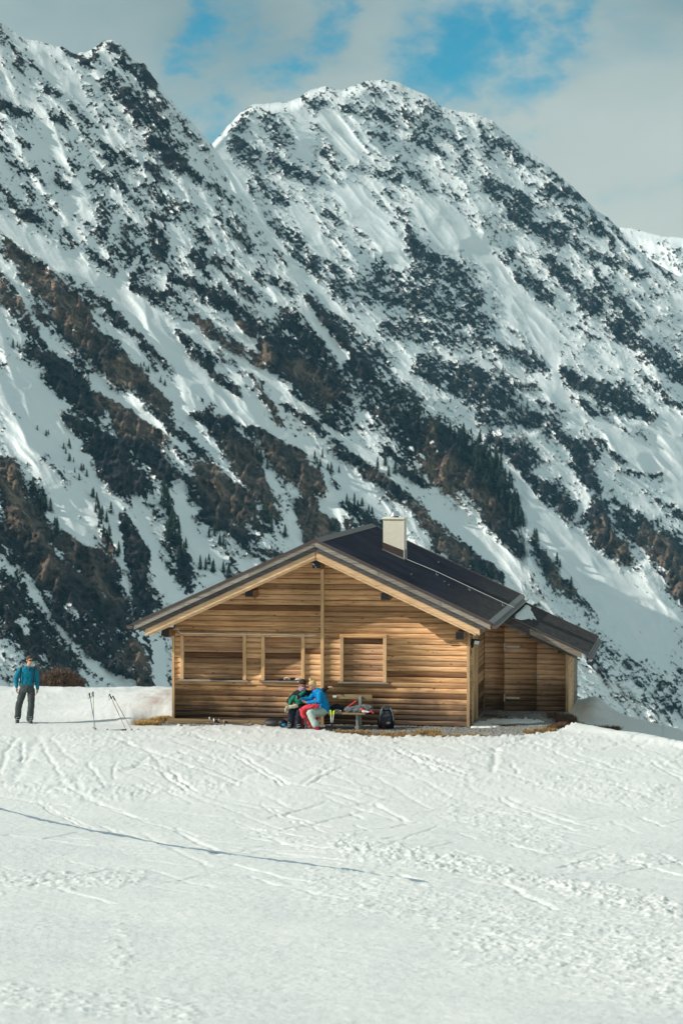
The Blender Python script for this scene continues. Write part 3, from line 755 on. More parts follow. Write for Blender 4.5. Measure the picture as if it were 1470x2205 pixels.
def ghz(x, y): 
    X = np.array([x]); Y = np.array([y])
    return float((0.012 * fbm(X / .5, Y / .5, 3, 271) - 0.012 - 0.22 * sstep(10.3, 12.4, X) * sstep(-.2, 1.2, Y))[0])
def visible_bare(x, y):
    p = W(x, y, 0); u, v = to_px(p.x, p.y, 0)
    return 266 < u < 1358 and float(bare_look(np.array([u]), np.array([v]))[0]) > .55
# loose stones
ph = MB(); r_ = random.Random(3)
octv = [(1, 0, 0), (-1, 0, 0), (0, 1, 0), (0, -1, 0), (0, 0, 1), (0, 0, -1)]
octf = [(0, 2, 4), (2, 1, 4), (1, 3, 4), (3, 0, 4), (2, 0, 5), (1, 2, 5), (3, 1, 5), (0, 3, 5)]
cnt = 0
while cnt < 5200:
    x = r_.uniform(-.4, 11.0); y = r_.uniform(-2.0, 3.9) if x > 7.9 else r_.uniform(-2.0, -.02)
    if not visible_bare(x, y): cnt += .2; continue
    p = W(x, y, ghz(x, y)); s = r_.uniform(.008, .024); a = r_.uniform(0, 6.28)
    ph.add([(p.x + s * (v[0] * math.cos(a) - v[1] * math.sin(a)) * r_.uniform(.8, 1.3), p.y + s * (v[0] * math.sin(a) + v[1] * math.cos(a)), p.z + s * .4 + s * .8 * v[2]) for v in octv], octf); cnt += 1
o = ph.build('gravel_stones', m_grav, fix=False); tag(o, 'loose grey pebbles strewn on the gravel strip before the hut', 'gravel', kind='stuff')
# dry grass
def grass(name, zones, n, cols, label, lo=.03, hi=.11):
    m, nt, b = new_mat(name)
    oc = coords(nt, 'Object'); 
    nt.links.new(ramp(nt, noise(nt, oc, 14, 4, .7), [(0.3, cols[0]), (0.5, cols[1]), (0.7, cols[2])]), b.inputs['Base Color']); b.inputs['Roughness'].default_value = .8
    g = MB(); rr = random.Random(len(zones) * 7 + n); k = 0; tries = 0
    while k < n and tries < n * 6:
        tries += 1
        z = zones[rr.randrange(len(zones))]
        t = rr.random(); u = z[0] + (z[2] - z[0]) * t; v = z[1] + (z[3] - z[1]) * t + rr.uniform(-1, 1) * z[4]
        u += rr.uniform(-6, 6)
        p = gpt(u, v, 0); 
        if float(pn(np.array([p.x * 3.1]), np.array([p.y * 2.1]), 5)[0]) < -.25: continue
        lx = (p.x - HUT.x) * _c - (p.y - HUT.y) * _s; ly = (p.x - HUT.x) * _s + (p.y - HUT.y) * _c
        if ly > -.03 and lx < 7.95 and lx > 0: continue
        if ly > 3.9 and 7.9 < lx < 10.3: continue
        bz = ghz(lx, ly) - .01 if (lx < 10.3 or u < 1240) else float(terrain(np.array([p.x]), np.array([p.y]))[0]) - .02
        if lx < -.2: bz += .03
        h = rr.uniform(lo, hi); a = rr.uniform(0, 6.28); w = rr.uniform(.004, .009); ln = rr.uniform(.02, .10)
        dx, dy = math.cos(a), math.sin(a)
        g.add([(p.x - dy * w, p.y + dx * w, bz), (p.x + dy * w, p.y - dx * w, bz), (p.x + dx * ln * .5 + dy * w * .7, p.y + dy * ln * .5 - dx * w * .7, bz + h * .7), (p.x + dx * ln * .5 - dy * w * .7, p.y + dy * ln * .5 + dx * w * .7, bz + h * .7), (p.x + dx * ln * 1.4, p.y + dy * ln * 1.4, bz + h)],
              [(0, 1, 2, 3), (3, 2, 4)]); k += 1
    o = g.build(name, m, fix=False); tag(o, label, 'grass', kind='stuff'); return o
tan = ((0.16, 0.085, 0.03), (0.36, 0.22, 0.085), (0.50, 0.34, 0.15))
gold = ((0.22, 0.12, 0.04), (0.52, 0.33, 0.12), (0.72, 0.52, 0.25))
brn = ((0.05, 0.025, 0.015), (0.13, 0.07, 0.04), (0.26, 0.16, 0.09))
grass('dry_grass', [(715, 1577, 770, 1581, 2), (760, 1578, 860, 1584, 4), (860, 1582, 950, 1586, 4), (900, 1578, 945, 1580, 5), (950, 1588, 1040, 1586, 2), (1130, 1578, 1200, 1570, 3)], 6500, tan, 'tan dry grass fringe between snow edge and gravel below the bench')
grass('dry_grass', [(300, 1559, 370, 1548, 5), (330, 1556, 372, 1545, 4), (290, 1561, 340, 1560, 2)], 3600, gold, 'golden dry grass wedge at the left corner of the hut', .03, .10)
grass('dry_grass', [(1180, 1541, 1240, 1549, 5), (1195, 1552, 1240, 1556, 5), (1240, 1551, 1335, 1539, 4), (1260, 1545, 1320, 1543, 6), (1215, 1562, 1180, 1570, 3)], 7500, brn, 'dark brown matted grass patch right of the shed corner', .03, .13)
grass('dry_grass', [(1040, 1541, 1090, 1543, 3), (1060, 1560, 1110, 1562, 2)], 1000, brn, 'small brown grass tufts before the shed door', .02, .06)
# ------------------------------------------------------------------ timber hut
def wood(name, light, mid, dark, stretch=(1.1, 30, 30), base_dark=0.0, var=0.30, knots=0.6, z_ref=None, rough=.75):
    """long horizontal grain, knots, board-to-board difference, weathering low on the wall"""
    m, nt, b = new_mat(name)
    t = nt.nodes.new('ShaderNodeTexCoord'); oi = nt.nodes.new('ShaderNodeObjectInfo')
    va = nt.nodes.new('ShaderNodeVectorMath'); va.operation = 'ADD'
    sc = nt.nodes.new('ShaderNodeVectorMath'); sc.operation = 'SCALE'; sc.inputs[0].default_value = (7.3, 3.1, 5.7)
    mul = mth(nt, 'MULTIPLY', oi.outputs['Random'], 40.0); nt.links.new(mul, sc.inputs['Scale'])
    nt.links.new(t.outputs['Object'], va.inputs[0]); nt.links.new(sc.outputs[0], va.inputs[1])
    mp = nt.nodes.new('ShaderNodeMapping'); mp.inputs['Scale'].default_value = stretch; nt.links.new(va.outputs[0], mp.inputs[0])
    g = noise(nt, mp.outputs[0], 1.0, 7, .62, 1.1)
    mp2 = nt.nodes.new('ShaderNodeMapping'); mp2.inputs['Scale'].default_value = tuple(a * 2.2 if a > 5 else a * 1.2 for a in stretch); nt.links.new(va.outputs[0], mp2.inputs[0])
    g2 = noise(nt, mp2.outputs[0], 1.4, 5, .6, .6)
    col = ramp(nt, g, [(0.22, dark), (0.44, mid), (0.70, light)])
    col = mixc(nt, ramp(nt, g2, [(0.50, 0.0), (0.66, 0.55)]), col, tuple(a * .55 for a in dark))
    # individual boards
    rv = ramp(nt, oi.outputs['Random'], [(0.0, (1 - var * 1.5, 1 - var * 1.65, 1 - var * 1.75)), (0.20, (1 - var * .8, 1 - var * .85, 1 - var * .9)), (0.42, (1, .95, .88)), (0.75, (1.0, 1.0, 1.0)), (1.0, (1 + var * .25, 1 + var * .2, 1 + var * .1))])
    col = mixc(nt, 1.0, col, rv, 'MULTIPLY')
    # knots with short drips
    if knots:
        mk = nt.nodes.new('ShaderNodeMapping'); mk.inputs['Scale'].default_value = tuple((4.0 if a < 5 else 9.0) for a in stretch); nt.links.new(va.outputs[0], mk.inputs[0])
        vo = nt.nodes.new('ShaderNodeTexVoronoi'); vo.inputs['Scale'].default_value = 1.0; nt.links.new(mk.outputs[0], vo.inputs['Vector'])
        kn = ramp(nt, vo.outputs['Distance'], [(0.08, 1.0), (0.20, 0.0)])
        col = mixc(nt, mth(nt, 'MULTIPLY', mth(nt, 'MULTIPLY', kn, knots), ramp(nt, noise(nt, va.outputs[0], 2.3, 3), [(0.42, .1), (0.6, 1.0)])), col, (0.035, 0.016, 0.008))
    ge = nt.nodes.new('ShaderNodeNewGeometry'); sp = nt.nodes.new('ShaderNodeSeparateXYZ'); nt.links.new(ge.outputs['Position'], sp.inputs[0])
    big = noise(nt, ge.outputs['Position'], 1.3, 4, .6)
    if base_dark:
        zz = mth(nt, 'ADD', sp.outputs['Z'], mth(nt, 'MULTIPLY', mth(nt, 'SUBTRACT', big, .5), 1.1))
        dk = ramp(nt, zz, [(0.32, 1.0), (0.55, .78), (0.80, .40), (1.0, 0.12)])
        # spatter marks
        sm = noise(nt, mp2.outputs[0], .8, 5, .7)
        dk = mth(nt, 'MULTIPLY', dk, ramp(nt, sm, [(0.40, 1.0), (0.66, .72)]))
        col = mixc(nt, mth(nt, 'MULTIPLY', dk, base_dark), col, (0.022, 0.018, 0.018))
    blot = ramp(nt, noise(nt, ge.outputs['Position'], 0.9, 3), [(0.35, .80), (0.65, 1.10)])
    col = mixc(nt, 1.0, col, blot, 'MULTIPLY')
    nt.links.new(col, b.inputs['Base Color'])
    b.inputs['Roughness'].default_value = rough; b.inputs['Specular IOR Level'].default_value = .25
    bump(nt, b, mth(nt, 'ADD', g, g2), .35, .006)
    return m
m_log = wood('weathered_larch_log', (0.92, 0.60, 0.33), (0.66, 0.37, 0.18), (0.20, 0.085, 0.042), (0.9, 20, 20), base_dark=1.0, var=.46, knots=.95)
m_shut = wood('shutter_board_wood', (0.60, 0.39, 0.23), (0.38, 0.205, 0.11), (0.13, 0.058, 0.032), (0.9, 20, 20), var=.5, knots=.9)
m_shed = wood('shed_log', (0.94, 0.62, 0.39), (0.76, 0.44, 0.25), (0.30, 0.135, 0.07), (0.9, 18, 18), base_dark=.9, var=.14, knots=.7)
m_post = wood('post_timber', (0.84, 0.58, 0.34), (0.66, 0.42, 0.225), (0.28, 0.155, 0.08), (26, 26, 1.2), base_dark=.5, var=.12, knots=.3)
m_rafter = wood('rafter_timber', (0.86, 0.61, 0.38), (0.74, 0.48, 0.275), (0.46, 0.27, 0.145), (1.2, 26, 26), var=.06, knots=.15)
m_grey = wood('grey_weathered_board', (0.40, 0.36, 0.31), (0.27, 0.245, 0.215), (0.10, 0.088, 0.08), (1.2, 30, 30), var=.12, knots=.35)
m_dark = wood('dark_weathered_board', (0.16, 0.145, 0.145), (0.085, 0.076, 0.078), (0.035, 0.032, 0.034), (1.2, 24, 24), var=.15, knots=.25)
m_beam = wood('beam_timber', (0.44, 0.27, 0.14), (0.32, 0.18, 0.09), (0.16, 0.08, 0.04), (22, 1.2, 22), var=.08, knots=.4)
m_cap = simple('black_metal_cap', (0.012, 0.012, 0.014), .5, 0, .3)
m_flash = simple('brown_sheet_metal', (0.085, 0.062, 0.058), .45, .2, .15, 6, .05)
m_gutter = simple('grey_gutter_metal', (0.17, 0.17, 0.165), .5, .3, .15, 8, .05)
m_gutend = simple('gutter_end_metal', (0.13, 0.085, 0.08), .5, .2, .15, 8, .05)
m_galv = simple('galvanised_steel', (0.30, 0.31, 0.30), .5, .4, .12, 20, .05)
m_zinc = simple('pale_steel', (0.62, 0.60, 0.50), .4, .25, .12, 30, .05)
m_plast = simple('cream_render', (0.78, 0.72, 0.60), .85, 0, .06, 8, .2)
m_plug = simple('white_plastic', (0.7, 0.7, 0.68), .5, 0, .05)
m_drop = simple('white_droppings', (0.62, 0.60, 0.55), .8, 0, .15)
m_glassl = simple('lamp_glass', (0.75, 0.78, 0.8), .15, 0, .08, 4, 0)
m_int = simple('dark_interior', (0.02, 0.018, 0.016), .9, 0, .2)
# roof covering
m_roof, nt, b = new_mat('roof_sheet')
oc = coords(nt, 'Object')
rs_ = nt.nodes.new('ShaderNodeMapping'); rs_.inputs['Scale'].default_value = (.7, 14, 14); nt.links.new(oc, rs_.inputs[0])
rn = noise(nt, rs_.outputs[0], 1.0, 5, .65)
sx = nt.nodes.new('ShaderNodeSeparateXYZ'); nt.links.new(oc, sx.inputs[0])
ge = nt.nodes.new('ShaderNodeAttribute'); ge.attribute_name = 'eave'
rc0 = ramp(nt, noise(nt, oc, 1.2, 4), [(0.3, (0.026, 0.030, 0.044)), (0.7, (0.042, 0.047, 0.064))])
rc1 = ramp(nt, rn, [(0.3, (0.028, 0.032, 0.040)), (0.7, (0.125, 0.120, 0.112))])
nt.links.new(mixc(nt, ge.outputs['Fac'], rc0, rc1), b.inputs['Base Color'])
b.inputs['Roughness'].default_value = .85; b.inputs['Specular IOR Level'].default_value = 0.0
bump(nt, b, rn, .25, .004)

m_roof2 = m_roof.copy(); m_roof2.name = 'wet_roof_sheet'; m_roof2.node_tree.nodes['Principled BSDF'].inputs['Roughness'].default_value = .5; m_roof2.node_tree.nodes['Principled BSDF'].inputs['Specular IOR Level'].default_value = 0.0
hut = empty('mountain_hut', HUT, (0, 0, -TH))
tag(hut, 'wooden alpine hut with low pitched dark roof, shuttered windows and a side shed', 'hut')
RW = .461
RX, RZ = 4.03, 4.95
def ztop(x): return RZ - RW * abs(x - RX)
def zwall(x): return RZ - .36 - RW * abs(x - RX)
ROWH, ROW0 = .1437, -.008
H_WALL = 7.96
WIN = [(.27, 1.97), (2.47, 3.55), (4.59, 5.74)]

def log_mesh(name, x0b, x1b, x0t, x1t, z0, z1, bulge=.022, thick=.07, seg=5, mat=None, parent=None, y=0.0, axis='x', jit=True):
    """one half-round log; ends may slope. Front faces -y"""
    n = seg
    prof = []
    for i in range(n + 1):
        t = i / n
        zz = z0 + .0035 + (z1 - z0 - .007) * t
        prof.append((t, -bulge * (math.sin(math.pi * t) ** .7), zz))
    vs = []
    for side in (0, 1):
        for t, yy, zz in prof:
            x = (x0b + (x0t - x0b) * t) if side == 0 else (x1b + (x1t - x1b) * t)
            vs.append((x, yy, zz))
    m = n + 1
    vs += [(x0t, thick, z1 - .003), (x0b, thick, z0 + .003), (x1t, thick, z1 - .003), (x1b, thick, z0 + .003)]
    a0, a1, b0, b1 = 2 * m, 2 * m + 1, 2 * m + 2, 2 * m + 3
    fs = [(i, i + m, i + 1 + m, i + 1) for i in range(n)]
    fs += [(n, n + m, b0, a0), (0, a1, b1, m), (a0, b0, b1, a1)]
    fs += [tuple(range(n, -1, -1)) + (a1, a0), tuple(range(m, 2 * m)) + (b0, b1)]
    me = bpy.data.meshes.new(name); 
    dz = rng.uniform(-.0035, .0035) if jit else 0; dyy = rng.uniform(-.004, .004) if jit else 0
    if axis == 'x': V_ = [(a, b_ + y + dyy, c_ + dz) for a, b_, c_ in vs]
    else:           V_ = [(y - b_ - dyy, a, c_ + dz) for a, b_, c_ in vs]      # wall looking +x, runs along y
    me.from_pydata(V_, [], fs); me.materials.append(mat)
    o = link(name, me, parent)
    sm = [i < n for i in range(len(fs))]; me.polygons.foreach_set('use_smooth', sm); me.update()
    return o

# --- front wall
fw = MB().box(.01, H_WALL - .01, .085, .16, -.25, 2.2).prism([(.01, 2.2), (H_WALL - .01, 2.2), (H_WALL - .01, zwall(H_WALL)), (RX, zwall(RX)), (.01, zwall(0))], .085, .16).build('front_wall', m_int, hut)
row = 0
while True:
    z0 = ROW0 + row * ROWH; z1 = z0 + ROWH
    if z0 > 4.45: break
    for a, b_ in ((.065, 4.022), (4.118, 7.905)):
        # openings
        segs = [(a, b_)]
        if 8 <= row < 16:
            for w0, w1 in WIN:
                ns = []
                for p, q in segs:
                    if w1 <= p or w0 >= q: ns.append((p, q))
                    else:
                        if w0 - p > .03: ns.append((p, w0))
                        if q - w1 > .03: ns.append((w1, q))
                segs = ns
        for p, q in segs:
            xl0 = max(p, RX - (RZ - .36 - z0) / RW); xl1 = max(p, RX - (RZ - .36 - z1) / RW)
            xr0 = min(q, RX + (RZ - .36 - z0) / RW); xr1 = min(q, RX + (RZ - .36 - z1) / RW)
            if xr0 - xl0 < .05: continue
            xl1 = min(xl1, xr0 - .02) if xl1 > xr0 else xl1
            if xr1 < xl1: xm = (xr1 + xl1) / 2; xr1 = xl1 = min(max(xm, xl0), xr0)
            log_mesh('log', xl0, xr0, xl1, xr1, z0, z1, mat=m_log, parent=fw)
    row += 1
MB().box(4.026, 4.114, -.085, .06, -.2, 4.40, bev=.006).build('centre_post', m_post, hut)
MB().box(-.01, .06, -.045, .09, -.25, 2.46, bev=.005).build('corner_board', m_post, hut)
MB().box(7.91, 7.985, -.045, .05, -.25, 2.62, bev=.005).build('corner_board', m_post, hut)
MB().box(.06, 7.91, -.012, .08, -.26, -.012).build('sill_beam', m_dark, hut)

# --- shuttered windows
for wi, (a, b_) in enumerate(WIN):
    zb = ROW0 + 8 * ROWH; zt = ROW0 + 16 * ROWH + .012
    w = empty('shuttered_window', (0, 0, 0)); w.parent = hut
    MB().box(a - .045, b_ + .045, .078, .084, zb, zt).build('shutter_back', m_int, w)
    nb = 8; hb = (zt - zb - .01) / nb
    for k in range(nb):
        log_mesh('shutter_board', a + .012, b_ - .012, a + .012, b_ - .012, zb + .005 + k * hb, zb + .005 + (k + 1) * hb, bulge=.008, thick=.03, seg=3, mat=m_shut, parent=w, y=.045)
    for x in (a - .045, b_ - .045):
        MB().box(x, x + .09, -.07, .04, zb - .0, zt + .02, bev=.006).build('frame_post', m_post, w)
    m_fr = m_rafter if wi == 9 else m_grey
    MB().box(a - .055, b_ + .055, -.074, .04, zt + .022, zt + .105, bev=.006).build('frame_head', m_log, w)
    MB().box(a - .10, b_ + .10, -.11, .04, zb - .045, zb - .004, bev=.006).build('sill', m_grey, w)

# --- right side wall with door
sw = MB().box(7.86, 7.93, .17, 8.68, -.25, 2.45).build('side_wall', m_int, hut)
r = 0
while ROW0 + r * ROWH < 2.4:
    z0 = ROW0 + r * ROWH
    for p, q in ((.055, .50), (1.93, 3.90)):
        if z0 > 2.2: continue
        log_mesh('log', p, q, p, q, z0, z0 + ROWH, mat=m_log, parent=sw, y=7.965, axis='y')
    r += 1
door = empty('side_door', (0, 0, 0)); door.parent = hut
for k in range(6):
    y0 = .62 + k * .2
    MB().box(7.93, 7.975 + (.008 if k % 2 else 0), y0, y0 + .194, .02, 2.3, bev=.004).build('plank', m_post, door)
for y0 in (.51, 1.82):
    MB().box(7.93, 8.015, y0, y0 + .1, -.02, 2.38, bev=.005).build('door_post', m_rafter, door)
MB().box(7.93, 8.01, .615, 1.815, 2.305, 2.38, bev=.004).build('door_head', m_rafter, door)
MB().box(8.0, 8.02, .70, .74, 1.0, 1.2).tube([(8.02, .72, 1.1), (8.06, .72, 1.1), (8.06, .82, 1.1)], .009, 6).build('handle', m_galv, door)
MB().box(7.93, 8.0, 3.86, 3.93, -.1, 2.45, bev=.004).build('inner_corner_board', m_beam, hut)
# hidden walls: left and back
MB().box(.0, .08, .165, 8.68, -.25, 2.40).build('side_wall', m_log, hut)
bw_ = MB().box(.085, 7.85, 8.60, 8.68, -.25, 2.4).prism([(.085, 2.4), (7.85, 2.4), (7.85, zwall(7.85) - .02), (RX, zwall(RX) - .02), (.085, zwall(.085) - .02)], 8.60, 8.68).build('back_wall', m_log, hut)

# --- roof
Y0R, Y1R = -1.0, 9.55
XL, XR = -.86, 8.66
roof = empty('roof', (0, 0, 0)); roof.parent = hut
def slope_sheet(name, xa, xb, ya, yb, off, parent, nstrip, zf=ztop, dirn=1, mat=None, lim=.86):
    """standing sheets laid down the slope, each slightly overlapping the next"""
    out = []
    dy = (yb - ya) / nstrip
    for k in range(nstrip):
        y0 = ya + k * dy; y1 = y0 + dy - .045
        vs = []; nx = 14; att = []
        for i in range(nx + 1):
            t = i / nx; x = xa + (xb - xa) * t
            e = min(1, max(0, (t - .62) / .38)) ** 1.3 if mat is None else .9
            for (y, o_) in ((y0, .000), (y0 + .012, .009), (y1 - .004, .003), (y1, .0)):
                vs.append((x, y, zf(x) + off + o_)); att.append(e)
        fs = [(i * 4 + j, i * 4 + 4 + j, i * 4 + 5 + j, i * 4 + 1 + j) for i in range(nx) for j in range(3)]
        nb_ = len(vs)
        vs += [(xa, y0, zf(xa) + off - .012), (xa, y1, zf(xa) + off - .012), (xb, y0, zf(xb) + off - .012), (xb, y1, zf(xb) + off - .012)]; att += [0, 0, 1, 1]
        fs += [(0, 1, 2, 3, nb_ + 1, nb_), (nx * 4 + 3, nx * 4 + 2, nx * 4 + 1, nx * 4, nb_ + 2, nb_ + 3)[::1], (nb_, nb_ + 1, nb_ + 3, nb_ + 2)]
        o = mesh_obj(name, vs, fs, mat or m_roof, parent)
        A = o.data.attributes.new('eave', 'FLOAT', 'POINT'); A.data.foreach_set('value', att)
        bm = bmesh.new(); bm.from_mesh(o.data); bmesh.ops.recalc_face_normals(bm, faces=bm.faces); bm.to_mesh(o.data); bm.free()
    return out
slope_sheet('roof_sheet', RX + .02, XR - .02, Y0R + .05, Y1R - .06, 0.0, roof, 30)
slope_sheet('roof_sheet', RX - .02, XL + .02, Y0R + .05, Y1R - .06, 0.0, roof, 30)
MB().prism([(RX - .16, ztop(RX - .16) + .004), (RX, RZ + .016), (RX + .16, ztop(RX + .16) + .004), (RX + .16, ztop(RX + .16) + .014), (RX, RZ + .032), (RX - .16, ztop(RX - .16) + .014)], Y0R - .01, Y1R).build('ridge_cap', m_flash, roof)
def sloped(name, xa, xb, zo0, zo1, ya, yb, mat, parent, zf=ztop, cut=True):
    """board along the slope between x=xa and xb; zo0/zo1 = offsets under the roof surface (vertical)"""
    poly = [(xa, zf(xa) + zo1), (xb, zf(xb) + zo1), (xb, zf(xb) + zo0), (xa, zf(xa) + zo0)]
    return MB().prism(poly, ya, yb).build(name, mat, parent)
for sgn, xe in ((-1, XL), (1, XR)):
    x0 = RX + sgn * .002
    sloped('deck_board', x0, xe - sgn * .05, -.05, -.016, Y0R + .04, Y1R - .05, m_grey, roof)
    sloped('deck_board', x0, xe - sgn * .16, -.15, -.055, Y0R + .10, Y1R - .1, m_dark, roof)
    sloped('verge_flashing', x0, xe, -.055, .022, Y0R - .03, Y0R + .045, m_flash, roof)
    sloped('verge_flashing', x0, xe, -.055, .022, Y1R - .05, Y1R + .02, m_flash, roof)
    # bargeboards in lengths
    cuts = [0, .36, .72, 1.0]
    for i in range(3):
        xa = x0 + (xe - sgn * .04 - x0) * cuts[i]; xb = x0 + (xe - sgn * .04 - x0) * cuts[i + 1] - sgn * .006
        sloped('bargeboard', xa, xb, -.185, -.058, Y0R - .012 - .004 * (i % 2), Y0R + .03, m_grey, roof)
    cuts = [0, .22, .5, .78, 1.0]
    for i in range(4):
        xe2 = xe - sgn * .17
        xa = x0 + (xe2 - x0) * cuts[i]; xb = x0 + (xe2 - x0) * cuts[i + 1] - sgn * .006
        sloped('lower_bargeboard', xa, xb, -.315, -.16, Y0R + .035, Y0R + .07, m_dark, roof)
    xe3 = xe - sgn * .33
    sloped('verge_rafter', x0 + sgn * .01, xe3, -.47, -.30, Y0R + .075, Y0R + .17, m_rafter, roof)
    sloped('verge_rafter', x0 + sgn * .01, xe3 - sgn * .10, -.535, -.472, Y0R + .11, Y0R + .20, m_rafter, roof)
    # rafters under the overhang and eaves
    for k in range(1, 12):
        y = Y0R + .2 + k * .86
        if y > Y1R - .1: break
        if k > 1: sloped('rafter', xe - sgn * .12, xe - sgn * 1.0, -.27, -.155, y, y + .09, m_beam, roof)
    for k in range(5):
        ya = Y0R + .175 + k * .14
        sloped('soffit_board', x0, xe - sgn * .18, -.17, -.152, ya, ya + .134, m_rafter, roof)
# metal sheen of eaves and gutters
for sgn, xe in ((-1, XL), (1, XR)):
    g = MB()
    gx_, gz_ = xe + sgn * .075, ztop(xe) - .06
    nA = 9; ring = [(gx_ + .085 * math.cos(math.pi + math.pi * i / (nA - 1)), gz_ + .085 * math.sin(math.pi + math.pi * i / (nA - 1))) for i in range(nA)]
    inner = [(gx_ + .078 * math.cos(math.pi + math.pi * i / (nA - 1)), gz_ + .078 * math.sin(math.pi + math.pi * i / (nA - 1))) for i in range(nA)]
    g.prism(ring + inner[::-1], Y0R - .02, Y1R)
    go = g.build('gutter', m_gutter, hut)
    MB().prism(ring, Y0R - .035, Y0R - .022).build('gutter_end', m_gutend, go)
    MB().prism([(xe - sgn * .10, ztop(xe - sgn * .10) + .012), (xe + sgn * .03, ztop(xe + sgn * .03) + .008), (xe + sgn * .03, ztop(xe + sgn * .03) - .05), (xe + sgn * .02, ztop(xe + sgn * .03) - .05), (xe + sgn * .02, ztop(xe) - .004), (xe - sgn * .10, ztop(xe - sgn * .1) + .004)], Y0R, Y1R - .03).build('eave_flashing', m_gutter, hut)
MB().tube([(XR + .08, Y1R, ztop(XR) - .03), (XR + .12, Y1R + .3, ztop(XR) + .10), (XR + .10, Y1R + .5, ztop(XR) + .12)], .012, 6).build('gutter_rod', m_galv, hut)
# purlins
for k, (x, z) in enumerate(((-.02, 2.52), (2.24, 3.57), (4.03, 4.36), (5.84, 3.56), (7.80, 2.56))):
    hb = .20 if k != 2 else .22
    pb = MB().box(x - .10, x + .10, -.78, .084, z - hb, z, bev=.006).build('purlin', m_beam, hut)
    MB().box(x - .104, x + .104, -.80, -.782, z - hb + (.055 if k in (1, 2) else .02), z + .004).build('end_cap', m_cap, pb)
    for px, pz, w_, h_ in {0: [(-.07, .03, .022, .018)], 1: [], 2: [(-.08, .15, .035, .028), (-.02, .08, .02, .022)]}.get(k, []):
        dr = MB(); px += x; pz += z - hb
        dr.add([(px - w_, -.803, pz + h_ * .6), (px - w_ * .2, -.803, pz - h_ * .1), (px + w_, -.803, pz - h_), (px + w_ * 1.1, -.803, pz - h_ * .2), (px + w_ * .3, -.803, pz + h_ * .5), (px - w_ * .5, -.803, pz + h_)], [(0, 1, 2, 3, 4, 5)])
        dr.build('dropping', m_drop, pb)
# chimney
ch = empty('chimney', (0, 0, 0)); ch.parent = hut
CX0, CX1, CY0, CY1 = 5.13, 5.71, 4.03, 4.72
MB().prism([(CX0, ztop(CX0) + .22), (CX1, ztop(CX1) + .26), (CX1, 5.30), (CX0, 5.30)], CY0, CY1).build('shaft', m_plast, ch)
MB().prism([(CX0 - .012, ztop(CX0) - .02), (CX1 + .012, ztop(CX1) - .02), (CX1 + .012, ztop(CX1) + .26), (CX0 - .012, ztop(CX0) + .22)], CY0 - .012, CY1 + .012).build('base_flashing', m_flash, ch)
MB().prism([(CX0 - .03, ztop(CX0) + .0), (CX1 + .03, ztop(CX1) + .0), (CX1 + .03, ztop(CX1) + .035), (CX0 - .03, ztop(CX0) + .035)], CY0 - .03, CY0 - .014).build('flashing_rim', m_galv, ch)
MB().box(CX0 - .03, CX1 + .03, CY0 - .03, CY1 + .03, 5.302, 5.35, bev=.008).build('cap_slab', m_plast, ch)
MB().box(CX1 + .002, CX1 + .02, CY0 - .016, CY0 + .05, ztop(CX1) + .02, 5.30).build('corner_strip', m_plug, ch)
def lathe(prof, cx_, cy_, seg=20):
    vs = []; fs = []
    for rr, z in prof:
        for k in range(seg):
            a = 2 * math.pi * k / seg; vs.append((cx_ + rr * math.cos(a), cy_ + rr * math.sin(a), z))
    n = len(prof)
    for i in range(n - 1):
        for k in range(seg): fs.append((i * seg + k, i * seg + (k + 1) % seg, (i + 1) * seg + (k + 1) % seg, (i + 1) * seg + k))
    return vs, fs
m_chrome = simple('polished_steel', (0.62, 0.66, 0.68), .22, .95, .1, 3, .05)
vs, fs = lathe([(.105, 5.351), (.105, 5.39), (.165, 5.39), (.165, 5.395), (.09, 5.52), (.085, 5.525), (.001, 5.525)], 5.43, 4.37)
mesh_obj('cowl', vs, fs, m_chrome, ch, True)
MB().tube([(5.735, 4.05, ztop(5.735)), (5.735, 4.05, 5.62)], .008, 6).box(5.70, 5.745, 4.035, 4.06, 4.45, 4.48).box(5.70, 5.745, 4.035, 4.06, 5.2, 5.23).build('lightning_rod', m_galv, ch)
# conductor along the slope
wp = [(5.735, 4.05), (6.63, 4.07), (7.54, 4.10), (8.47, 4.16), (8.80, 4.2)]
lc = MB().tube([(x, y, ztop(x) + .10 - (.05 if i in (0,) else 0)) for i, (x, y) in enumerate(wp)], .009, 6)
lc = lc.build('lightning_conductor', m_plug, hut)
for x, y in wp[1:4]:
    MB().tube([(x, y, ztop(x) + .10), (x, y, ztop(x) + .012)], .007, 6).box(x - .05, x + .05, y - .02, y + .02, ztop(x) - .02, ztop(x) + .016).build('bracket', m_galv, lc)
for x, y in ((6.29, 7.5), (6.27, 1.25), (6.95, 3.2), (7.1, 2.9)):
    MB().box(x - .02, x + .02, y - .11, y + .11, ztop(x) - .01, ztop(x) + .035).build('roof_hook', m_flash, hut)
# cable along the window heads
MB().tube([(.10, -.30, 2.50), (.17, -.10, 2.50), (.185, -.085, 2.42), (.22, -.084, 2.385), (1.2, -.084, 2.378), (2.4, -.085, 2.37), (3.2, -.085, 2.372), (3.55, -.09, 2.345), (3.9, -.09, 2.37)], .011, 6).build('cable', m_plug, hut)
# floodlight at the corner
fl = empty('floodlight', (7.98, .35, 2.12)); fl.parent = hut
MB().box(.0, .05, -.04, .04, -.07, .03).box(.03, .07, -.02, .02, -.04, .04).build('bracket', m_cap, fl)
fb = MB().box(-.11, .11, -.03, .03, -.07, .07, bev=.008).build('lamp_housing', m_cap, fl, loc=(.12, -.06, .10), rot=(.5, .1, .25))
MB().box(-.03, .10, -.036, -.031, -.055, .055).build('lamp_glass', m_glassl, fb)

